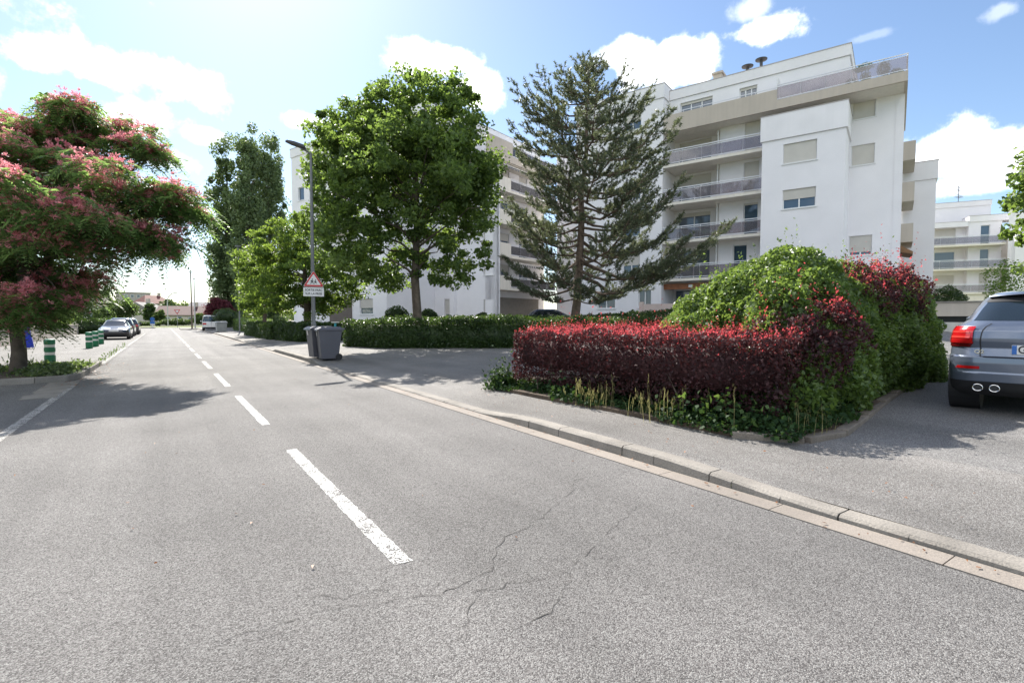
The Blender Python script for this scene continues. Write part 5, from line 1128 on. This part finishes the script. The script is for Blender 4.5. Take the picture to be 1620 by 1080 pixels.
# ================================================================== vehicles
def lerp(a_, b_, t): return a_+(b_-a_)*t
class Car:
    """body as a stack of rounded-rectangle outlines: rows (z, x_rear, x_front, half_width, rear_radius, front_radius)"""
    def __init__(s, rows, bulge=.05): s.rows, s.bulge = rows, bulge
    def spec(s, z):
        r = s.rows
        if z <= r[0][0]: return r[0][1:]
        for a_, b_ in zip(r[:-1], r[1:]):
            if a_[0] <= z <= b_[0]:
                t = (z-a_[0])/(b_[0]-a_[0]); return [lerp(p, q, t) for p, q in zip(a_[1:], b_[1:])]
        return r[-1][1:]
    def pt(s, z, t, off=0.):
        xr, xf, w, rr_, rf = s.spec(z); bl = s.bulge; side = 1 if t >= 0 else -1; t = abs(t)
        yr, yf = w-rr_, w-rf
        if t < .2: f = t/.2; y_ = yr*f; x = xr-bl*.0+bl*(y_/w)**2; nx, ny = -1, .1*f
        elif t < .36: f = (t-.2)/.16*math.pi/2; x = xr+bl*(yr/w)**2+rr_*(1-math.cos(f)); y_ = yr+rr_*math.sin(f); nx, ny = -math.cos(f), math.sin(f)
        elif t < .68: f = (t-.36)/.32; xa = xr+bl*(yr/w)**2+rr_; xb = xf-bl*2*(yf/w)**2-rf; x = lerp(xa, xb, f); y_ = w+.02*math.sin(f*math.pi); nx, ny = 0, 1
        elif t < .84: f = (t-.68)/.16*math.pi/2; x = xf-bl*2*(yf/w)**2-rf*(1-math.sin(f)); y_ = yf+rf*math.cos(f); x = xf-bl*2*(yf/w)**2-rf+rf*math.sin(f); nx, ny = math.sin(f), math.cos(f)
        else: f = (1-t)/.16; y_ = yf*f; x = xf-bl*2*(y_/w)**2; nx, ny = 1, .1*f
        L_ = math.hypot(nx, ny); return (x+nx/L_*off, side*(y_+ny/L_*off), z)
    def patch(s, z0, z1, t0, t1, off, nz=6, nt_=16, skew=None):
        b = MB(); 
        for i in range(nz+1):
            for j in range(nt_+1):
                f, g_ = i/nz, j/nt_; z = lerp(z0, z1, f); ta, tb_ = t0, t1
                if skew: ta, tb_ = t0+skew[0]*f, t1+skew[1]*f
                b.v.append(s.pt(z, lerp(ta, tb_, g_), off))
        n = nt_+1; b.f = [(i*n+j, i*n+j+1, (i+1)*n+j+1, (i+1)*n+j) for i in range(nz) for j in range(nt_)]; return b
    def body(s, nz=60, nt_=72):
        b = MB(); z0, z1 = s.rows[0][0], s.rows[-1][0]; zs = sorted({*[r[0] for r in s.rows], *[lerp(z0, z1, i/nz) for i in range(nz+1)]})
        ts = lin(-1, 1, 2*nt_+1)[:-1]
        for z in zs: b.v += [s.pt(z, t) for t in ts]
        n = len(ts); b.f = [(i*n+j, i*n+(j+1) % n, (i+1)*n+(j+1) % n, (i+1)*n+j) for i in range(len(zs)-1) for j in range(n)]
        top = (len(zs)-1)*n; b.f.append(tuple(range(top, top+n))); b.f.append(tuple(range(n-1, -1, -1))); return b
def car(name, label, cat, loc, rz, rows, paint, belt, roof, wb, r=.32, group=None, lights=(.62, .8), tail=(.7, .9), plate=True, bump=.0, plate_z=(.55, .66)):
    t = thing(name, label, cat, loc, rz, group); c = Car(rows); c.body(40, 48).build('body', paint, t, smooth=True)
    c.patch(belt+.03, roof-.06, -.30, .30, .006, 6, 24).build('rear_window', M_cglass, t, smooth=True)
    c.patch(belt+.03, roof-.06, .72, 1.0, .006, 6, 12).add(*(lambda q: (q.v, q.f))(c.patch(belt+.03, roof-.06, -1.0, -.72, .006, 6, 12))).build('windscreen', M_cglass, t, smooth=True)
    for s_ in (1, -1): c.patch(belt+.04, roof-.07, s_*.38, s_*.67, .006, 5, 14).build('side_window', M_cglass, t, smooth=True)
    for s_ in (1, -1):
        c.patch(*lights, s_*.76, s_*.93, .008, 3, 8).build('headlight', M_lens, t, smooth=True); c.patch(*tail, s_*.13, s_*.30, .008, 3, 8).build('tail_light', M_tail, t, smooth=True)
    w = c.spec(.35)[2]
    for x in wb:
        for s_ in (1, -1):
            wh = MB(); wh.lathe([(r*.62, -.10), (r*.92, -.105), (r, -.07), (r, .07), (r*.92, .105), (r*.62, .10)], n=24).xf(Matrix.Translation((x, s_*(w-.08), r))@Matrix.Rotation(R(90), 4, 'X')); wo = wh.build('wheel', M_rubber, t, smooth=True)
            MB().cyl((x, s_*(w-.10), r), (x, s_*(w+.018), r), r*.63, 20, r*.58).build('rim', M_chrome if name != 'van' else M_steel, wo)
            MB().cyl((x, s_*(w-.2), r+.02), (x, s_*(w+.006), r+.02), r*1.17, 24).build('wheel_arch', M_black, t)
            b = c.spec(belt+.05)
    for s_ in (1, -1):
        q = c.pt(belt+.06, s_*.66); MB().lathe([(.02, -.05), (.09, -.04), (.1, .04), (.05, .09)], (q[0]-.1, q[1]+s_*.13, q[2]), 10).build('mirror', paint, t, smooth=True)
    for e in (0, 1):
        q = c.pt(plate_z[0], 0 if e == 0 else 1.); x = q[0]+(-.012 if e == 0 else .012); MB().box(x-.004, x+.004, -.26, .26, *plate_z).build('number_plate', M_white, t)
    c.patch(rows[0][0], rows[0][0]+.2, -1, 1, .006, 3, 90).build('lower_trim', M_black, t, smooth=True)
    return t, c
M_cglass = mat('car_glass', (.012, .018, .022), .03, spec=1.); M_lens = mat('lamp_lens', (.5, .5, .52), .1, spec=.8); M_tail = mat('tail_lens', (.42, .008, .01), .12, coat=.6)
P_black = mat('black_car_paint', (.012, .014, .022), .22, coat=1.); P_navy = mat('navy_car_paint', (.015, .02, .045), .22, coat=1.); P_white = mat('white_van_paint', (.62, .62, .6), .35, coat=.5); P_grey = mat('grey_car_paint', (.165, .195, .255), .28, metal=.55, coat=1., fine=.08, fscale=900)
coupe = [(.18, .10, 4.25, .78, .2, .3), (.32, .02, 4.36, .84, .25, .4), (.5, 0, 4.38, .86, .25, .45), (.66, .02, 4.30, .86, .25, .5), (.74, .03, 4.05, .85, .25, .45), (.82, .04, 3.2, .83, .25, .3), (.88, .1, 2.9, .79, .25, .25), (.95, .45, 2.72, .72, .25, .25), (1.1, .95, 2.4, .65, .25, .25), (1.25, 1.45, 2.1, .57, .2, .2), (1.31, 1.6, 1.95, .50, .15, .15), (1.33, 1.7, 1.9, .42, .1, .1)]
hatch = [(.18, .10, 3.95, .78, .2, .3), (.35, .02, 4.05, .85, .25, .4), (.55, 0, 4.06, .87, .25, .45), (.75, .03, 3.95, .87, .25, .5), (.88, .05, 3.3, .85, .25, .35), (.96, .08, 2.95, .80, .25, .25), (1.1, .2, 2.75, .74, .25, .25), (1.3, .42, 2.35, .66, .22, .22), (1.42, .62, 2.1, .57, .2, .2), (1.46, .85, 1.95, .45, .15, .15)]
van = [(.2, .06, 4.1, .80, .12, .3), (.4, .0, 4.2, .86, .12, .35), (.8, 0, 4.15, .88, .12, .4), (.98, .01, 3.75, .88, .12, .35), (1.05, .02, 3.2, .86, .12, .25), (1.4, .05, 2.85, .83, .12, .22), (1.7, .10, 2.5, .77, .14, .2), (1.79, .2, 2.3, .66, .15, .15), (1.82, .35, 2.2, .5, .12, .12)]
car('parked_car', 'low black coupe parked nose towards us beside the green posts', 'car', (-2.88, 47.4, .012), R(-90), coupe, P_black, .86, 1.31, (.75, 3.45), .31, 'cars parked along the left kerb')
car('parked_car', 'dark blue hatchback parked tail towards us behind the black coupe', 'car', (-2.95, 50.2, .012), R(90), hatch, P_navy, .94, 1.42, (.65, 3.2), .31, 'cars parked along the left kerb')
car('parked_car', 'third dark car of the left row, farthest along the kerb', 'car', (-2.85, 56.2, .012), R(90), hatch, P_black, .94, 1.42, (.65, 3.2), .31, 'cars parked along the left kerb')
t, c = car('van', 'small white van parked half on the right pavement at the end of the road', 'van', (4.45, 70.5, .04), R(88), van, P_white, 1.03, 1.74, (.6, 3.3), .32)
MB().box(-.012, .05, -.015, .015, .45, 1.7).build('door_seam', M_black, t)
p = D(868, 490, 33.5); car('parked_car', 'black car behind the clipped hedges at the foot of the pine', 'car', (p.x-1.2, p.y+1.0, terrain(p.x, p.y)-.1), R(-30), hatch, P_black, .94, 1.42, (.65, 3.2), .31)

# grey compact SUV at the right edge
suv = [(.20, .17, 4.0, .80, .22, .3), (.27, .07, 4.08, .87, .28, .4), (.38, .015, 4.14, .89, .30, .45), (.475, .0, 4.15, .895, .31, .45), (.495, .012, 4.15, .90, .31, .45), (.60, .0, 4.14, .90, .31, .45), (.665, .005, 4.12, .90, .31, .5), (.685, .05, 4.12, .895, .30, .5), (.78, .075, 4.05, .89, .30, .5), (.86, .045, 3.95, .885, .29, .45), (.90, .04, 3.8, .88, .29, .4),
       (.99, .055, 3.1, .865, .29, .3), (1.05, .085, 2.95, .835, .30, .3), (1.09, .115, 2.85, .785, .31, .28), (1.12, .15, 2.8, .745, .31, .26), (1.25, .33, 2.55, .69, .30, .25), (1.36, .49, 2.35, .635, .30, .22), (1.42, .58, 2.2, .59, .28, .2), (1.47, .72, 2.05, .52, .24, .18), (1.50, .9, 1.95, .42, .2, .15)]
fw = Vector((math.sin(R(80)), math.cos(R(80)), 0)); lf = Vector((-fw.y, fw.x, 0)); ct = G(1521, 638, .24)
so_ = ct-fw*.72-lf*.80; so_.z = .24
sv = thing('parked_suv', 'grey metallic compact SUV seen from behind at the right edge', 'car', so_, math.atan2(fw.y, fw.x)); c = Car(suv, .06)
c.body(70, 80).build('body', P_grey, sv, smooth=True)
c.patch(1.115, 1.375, -.285, .285, .005, 8, 40, (0.0, 0.0)).build('rear_window', M_cglass, sv, smooth=True)
for s_ in (1, -1):
    c.patch(1.13, 1.40, s_*.37, s_*.66, .006, 6, 20).build('side_window', M_cglass, sv, smooth=True)
    tl = c.patch(.835, 1.045, s_*.222, s_*.375, .016, 8, 22, (.010*s_, -.028*s_)); tlo = tl.build('tail_light', M_tail, sv, smooth=True)
    c.patch(.79, .845, s_*.232, s_*.365, .010, 3, 16, (-.012*s_, .01*s_)).build('tail_light_base', mat('dark_red_lens', (.10, .004, .006), .12, coat=.6), sv, smooth=True)
    c.patch(.90, .925, s_*.235, s_*.33, .019, 2, 14).build('light_strip', mat('bright_lens', (.62, .05, .04), .1, coat=1.), tlo, smooth=True)
    c.patch(.965, .985, s_*.24, s_*.33, .019, 2, 14).build('light_strip', MATS['bright_lens'], tlo, smooth=True)
    c.patch(.525, .56, s_*.20, s_*.285, .006, 3, 12, (0, -.012*s_)).build('reflector', M_tail, sv, smooth=True)
    for k in (0, 1):
        y0 = s_*(.60-.15*k); TM = Matrix.Translation((.035, y0, .30))@Matrix.Rotation(R(90), 4, 'Y'); b = MB(); q_ = [(.040+.006*math.cos(a_), .006*math.sin(a_)) for a_ in lin(0, 2*math.pi, 9)[:-1]]; n_ = 24
        b.v = [((r_)*math.cos(2*math.pi*i/n_), r_*math.sin(2*math.pi*i/n_)*1.15, h_) for i in range(n_) for r_, h_ in q_]; b.f = [(i*8+j, ((i+1) % n_)*8+j, ((i+1) % n_)*8+(j+1) % 8, i*8+(j+1) % 8) for i in range(n_) for j in range(8)]
        xo = b.xf(TM).build('exhaust_tip', M_chrome, sv, smooth=True); MB().cyl((0, 0, .01), (0, 0, .3), .040, 20).xf(TM).build('pipe', M_black, xo)
c.patch(.20, .375, -.36, .36, .006, 5, 50).build('lower_bumper', M_black, sv, smooth=True)
c.patch(.672, .684, -.19, .19, .007, 2, 30).build('tailgate_seam', M_black, sv, smooth=True)
for s_ in (1, -1): c.patch(.68, 1.08, s_*.196, s_*.2005, .006, 10, 1, (.004*s_, .004*s_)).build('tailgate_seam', M_black, sv, smooth=True)
b = MB(); ys = lin(-.56, .56, 21)                          # roof spoiler
for f, x0, z0 in ((0, .70, 1.475), (1, .47, 1.462), (2, .46, 1.445), (3, .60, 1.43)):
    b.v += [(x0+.16*(abs(y_)/.56)**2.5, y_, z0-.03*(abs(y_)/.56)**2) for y_ in ys]
b.f = [(i*21+j, i*21+j+1, (i+1)*21+j+1, (i+1)*21+j) for i in range(3) for j in range(20)]
b.build('spoiler', P_grey, sv, smooth=True); c.patch(1.35, 1.44, -.292, .292, .012, 4, 40).build('spoiler_band', M_black, sv, smooth=True)
pz = c.pt(.77, 0)[0]
np_ = MB().box(pz-.02, pz+.004, -.205, .315, .715, .825).build('number_plate', M_white, sv, bevel=.004)
MB().box(pz-.0235, pz-.0205, .270, .312, .718, .822).build('plate_band', M_blue, np_)
textobj('G', np_, .125, (pz-.024, .222, .77), (R(90), 0, R(-90)), M_ink, sx=.85)
q = c.pt(.745, .155); textobj('Q2', sv, .06, (q[0]-.012, .60, .735), (R(90), 0, R(-90)), M_chrome, 'emblem', 1.15)
for x in (.72, 3.35):
    for s_ in (1, -1):
        wh = MB(); wh.lathe([(.22, -.11), (.31, -.115), (.338, -.08), (.338, .08), (.31, .115), (.22, .11)], n=32).xf(Matrix.Translation((x, s_*.775, .338))@Matrix.Rotation(R(90), 4, 'X')); wo = wh.build('wheel', M_rubber, sv, smooth=True)
        b = MB(); b.cyl((x, s_*.80, .338), (x, s_*.86, .338), .055, 14)
        for k in range(5):
            a_ = k*2*math.pi/5; b.tube([(x+.04*math.cos(a_), s_*.86, .338+.04*math.sin(a_)), (x+.215*math.cos(a_), s_*.875, .338+.215*math.sin(a_))], [.035, .025], 6)
        b.build('rim', M_chrome, wo)
        MB().cyl((x, s_*.6, .36), (x, s_*.906, .36), .405, 32).build('wheel_arch', M_black, sv)
for s_ in (1, -1): MB().lathe([(.02, -.06), (.11, -.05), (.12, .05), (.05, .1)], (2.6, s_*.82, 1.1), 12).build('mirror', P_grey, sv, smooth=True)
c.patch(1.47, 1.4999, .37, .66, .012, 2, 14).build('roof_rail', M_black, sv, smooth=True)

# ================================================================== person in blue
def skin(name, pts, edges, rad, m, parent, sub=2):
    me = bpy.data.meshes.new(name); bm_ = bmesh.new(); L_ = bm_.verts.layers.skin.verify(); vs = []
    for p, r in zip(pts, rad):
        v = bm_.verts.new(p); v[L_].radius = (r, r) if isinstance(r, (int, float)) else r; vs.append(v)
    vs[0][L_].use_root = True
    for i, j in edges: bm_.edges.new((vs[i], vs[j]))
    bm_.to_mesh(me); bm_.free(); o = bpy.data.objects.new(name, me); COL.objects.link(o); o.parent = parent; me.materials.append(m)
    o.modifiers.new('skin', 'SKIN'); s_ = o.modifiers.new('sub', 'SUBSURF'); s_.levels = sub; s_.render_levels = sub
    me.polygons.foreach_set('use_smooth', [True]*len(me.polygons)); return o
M_skin = mat('skin', (.42, .25, .18), .55); M_dress = mat('blue_dress', (.022, .045, .42), .75, var=.12, vscale=6); M_blouse = mat('blue_white_blouse', (.25, .33, .55), .8, var=.5, vscale=14); M_hair = mat('dark_hair', (.03, .02, .015), .7)
pg = thing('person', 'person in a long royal blue dress holding a phone, standing by the cream pillar', 'person', (-5.4, 32.3, .012), R(20))
pts = [(0, 0, .92), (0, 0, 1.08), (0, 0, 1.25), (0, .0, 1.38), (0, 0, 1.46), (.02, 0, 1.56), (.03, 0, 1.63), (0, .09, .86), (.01, .1, .5), (0, .1, .1), (.10, .11, .035), (0, -.09, .86), (.03, -.1, .5), (.02, -.1, .1), (.12, -.11, .035),
       (0, .17, 1.36), (.02, .21, 1.12), (.24, .14, 1.17), (.31, .11, 1.20), (0, -.17, 1.36), (.04, -.20, 1.12), (.25, -.10, 1.22), (.31, -.07, 1.26)]
ed = [(0,1),(1,2),(2,3),(3,4),(4,5),(5,6),(0,7),(7,8),(8,9),(9,10),(0,11),(11,12),(12,13),(13,14),(3,15),(15,16),(16,17),(17,18),(3,19),(19,20),(20,21),(21,22)]
rad = [.13, .11, .125, .11, .05, .085, .085, .085, .06, .04, .03, .085, .06, .04, .03, .05, .042, .032, .03, .05, .042, .032, .03]
for hb, (hx, hy, hz) in ((18, (.31, .11, 1.20)), (22, (.31, -.07, 1.26))):
    for k in range(5):
        i0 = len(pts); a_ = (k-1.5)*.012
        if k < 4: pts += [(hx+.05, hy+a_, hz+.03-.004*k), (hx+.07+.005*(k == 1), hy+a_-.01, hz+.05)]
        else: pts += [(hx+.015, hy-.03, hz+.03), (hx+.035, hy-.035, hz+.055)]
        rad += [.009, .007]; ed += [(hb, i0), (i0, i0+1)]
skin('body', pts, ed, rad, M_skin, pg)
b = MB(); n = 28; prof = [(1.2, .125), (1.05, .13), (.9, .165), (.6, .215), (.3, .27), (.06, .31)]
for z, r in prof:
    for k in range(n):
        a_ = 2*math.pi*k/n; rr_ = r*(1+(.07*math.sin(a_*7+z*2)*(1.2-z))); b.v.append((rr_*math.cos(a_)*.85+.02, rr_*math.sin(a_), z))
b.f = [(i*n+k, (i+1)*n+k, (i+1)*n+(k+1) % n, i*n+(k+1) % n) for i in range(len(prof)-1) for k in range(n)]; b.build('dress', M_dress, pg, smooth=True)
MB().lathe([(.13, 1.19), (.14, 1.25), (.135, 1.34), (.10, 1.42), (.06, 1.45)], (0, 0, 0), 18).build('blouse', M_blouse, pg, smooth=True)
skin('hair', [(-.02, 0, 1.60), (-.03, 0, 1.70), (-.10, 0, 1.52), (-.12, 0, 1.38)], [(0, 1), (0, 2), (2, 3)], [.10, .06, .07, .03], M_hair, pg)
b = MB(); b.box(.115, .135, -.012, .012, 1.585, 1.61).build('nose', M_skin, pg)
MB().box(-.006, .006, -.04, .04, -.075, .075).xf(Matrix.Translation((.37, .02, 1.27))@Matrix.Rotation(R(-25), 4, 'Y')).build('phone', M_black, None); ph = bpy.data.objects['phone']; ph.matrix_world = Matrix.Translation((-5.4, 32.3, .012))@Matrix.Rotation(R(20), 4, 'Z'); tag(ph, 'black phone held up by the person in the blue dress', 'phone')

# ================================================================== plants on the roof terrace
M_pot = mat('terracotta_pot', (.18, .10, .07), .8, var=.1)
def potted(label, u, ells, n, seed, lm, leaf=.07):
    p = FB.w(u, .62, 14.76); t = thing('potted_plant', label, 'potted plant', p, 0, 'plants on the roof terrace'); rs = np.random.RandomState(seed)
    MB().lathe([(.16, 0), (.22, .32), (.24, .34), (.24, .38), (.19, .38)], n=14).build('pot', M_pot, t, smooth=True); b = MB()
    E_ = [(np.array(c_, float), np.array(r, float)) for c_, r in ells]; V = []
    for c_, r in E_: b.tube([(0, 0, .36), (c_[0]*.5, c_[1]*.5, .36+(c_[2]-.36)*.5), tuple(c_)], [.03, .022, .01], 5); V.append(c_+nrm(rs.normal(size=(n, 3)))*r*rs.uniform(.5, 1.05, (n, 1)))
    b.build('stem', M_bark, t); npmesh('foliage', cards(np.concatenate(V), leaf, rs), lm, t)
potted('shaped potted plant with flat light green cushions on the roof terrace', 5.35, [((.1, 0, 1.35), (.5, .4, .17)), ((-.35, .1, 1.1), (.35, .3, .12)), ((.1, 0, .75), (.3, .28, .3))], 420, 401, LM_bush)
potted('round dark potted bush on the roof terrace near the corner', 6.25, [((0, 0, .95), (.38, .34, .40))], 900, 402, LM_dark)
potted('low loose potted plant right at the corner of the roof terrace', 6.85, [((0, 0, .58), (.38, .3, .2))], 500, 403, LM_island)
potted('small feathery potted plant beside the penthouse corner', 4.75, [((0, 0, .55), (.4, .3, .22))], 380, 404, LM_dark)
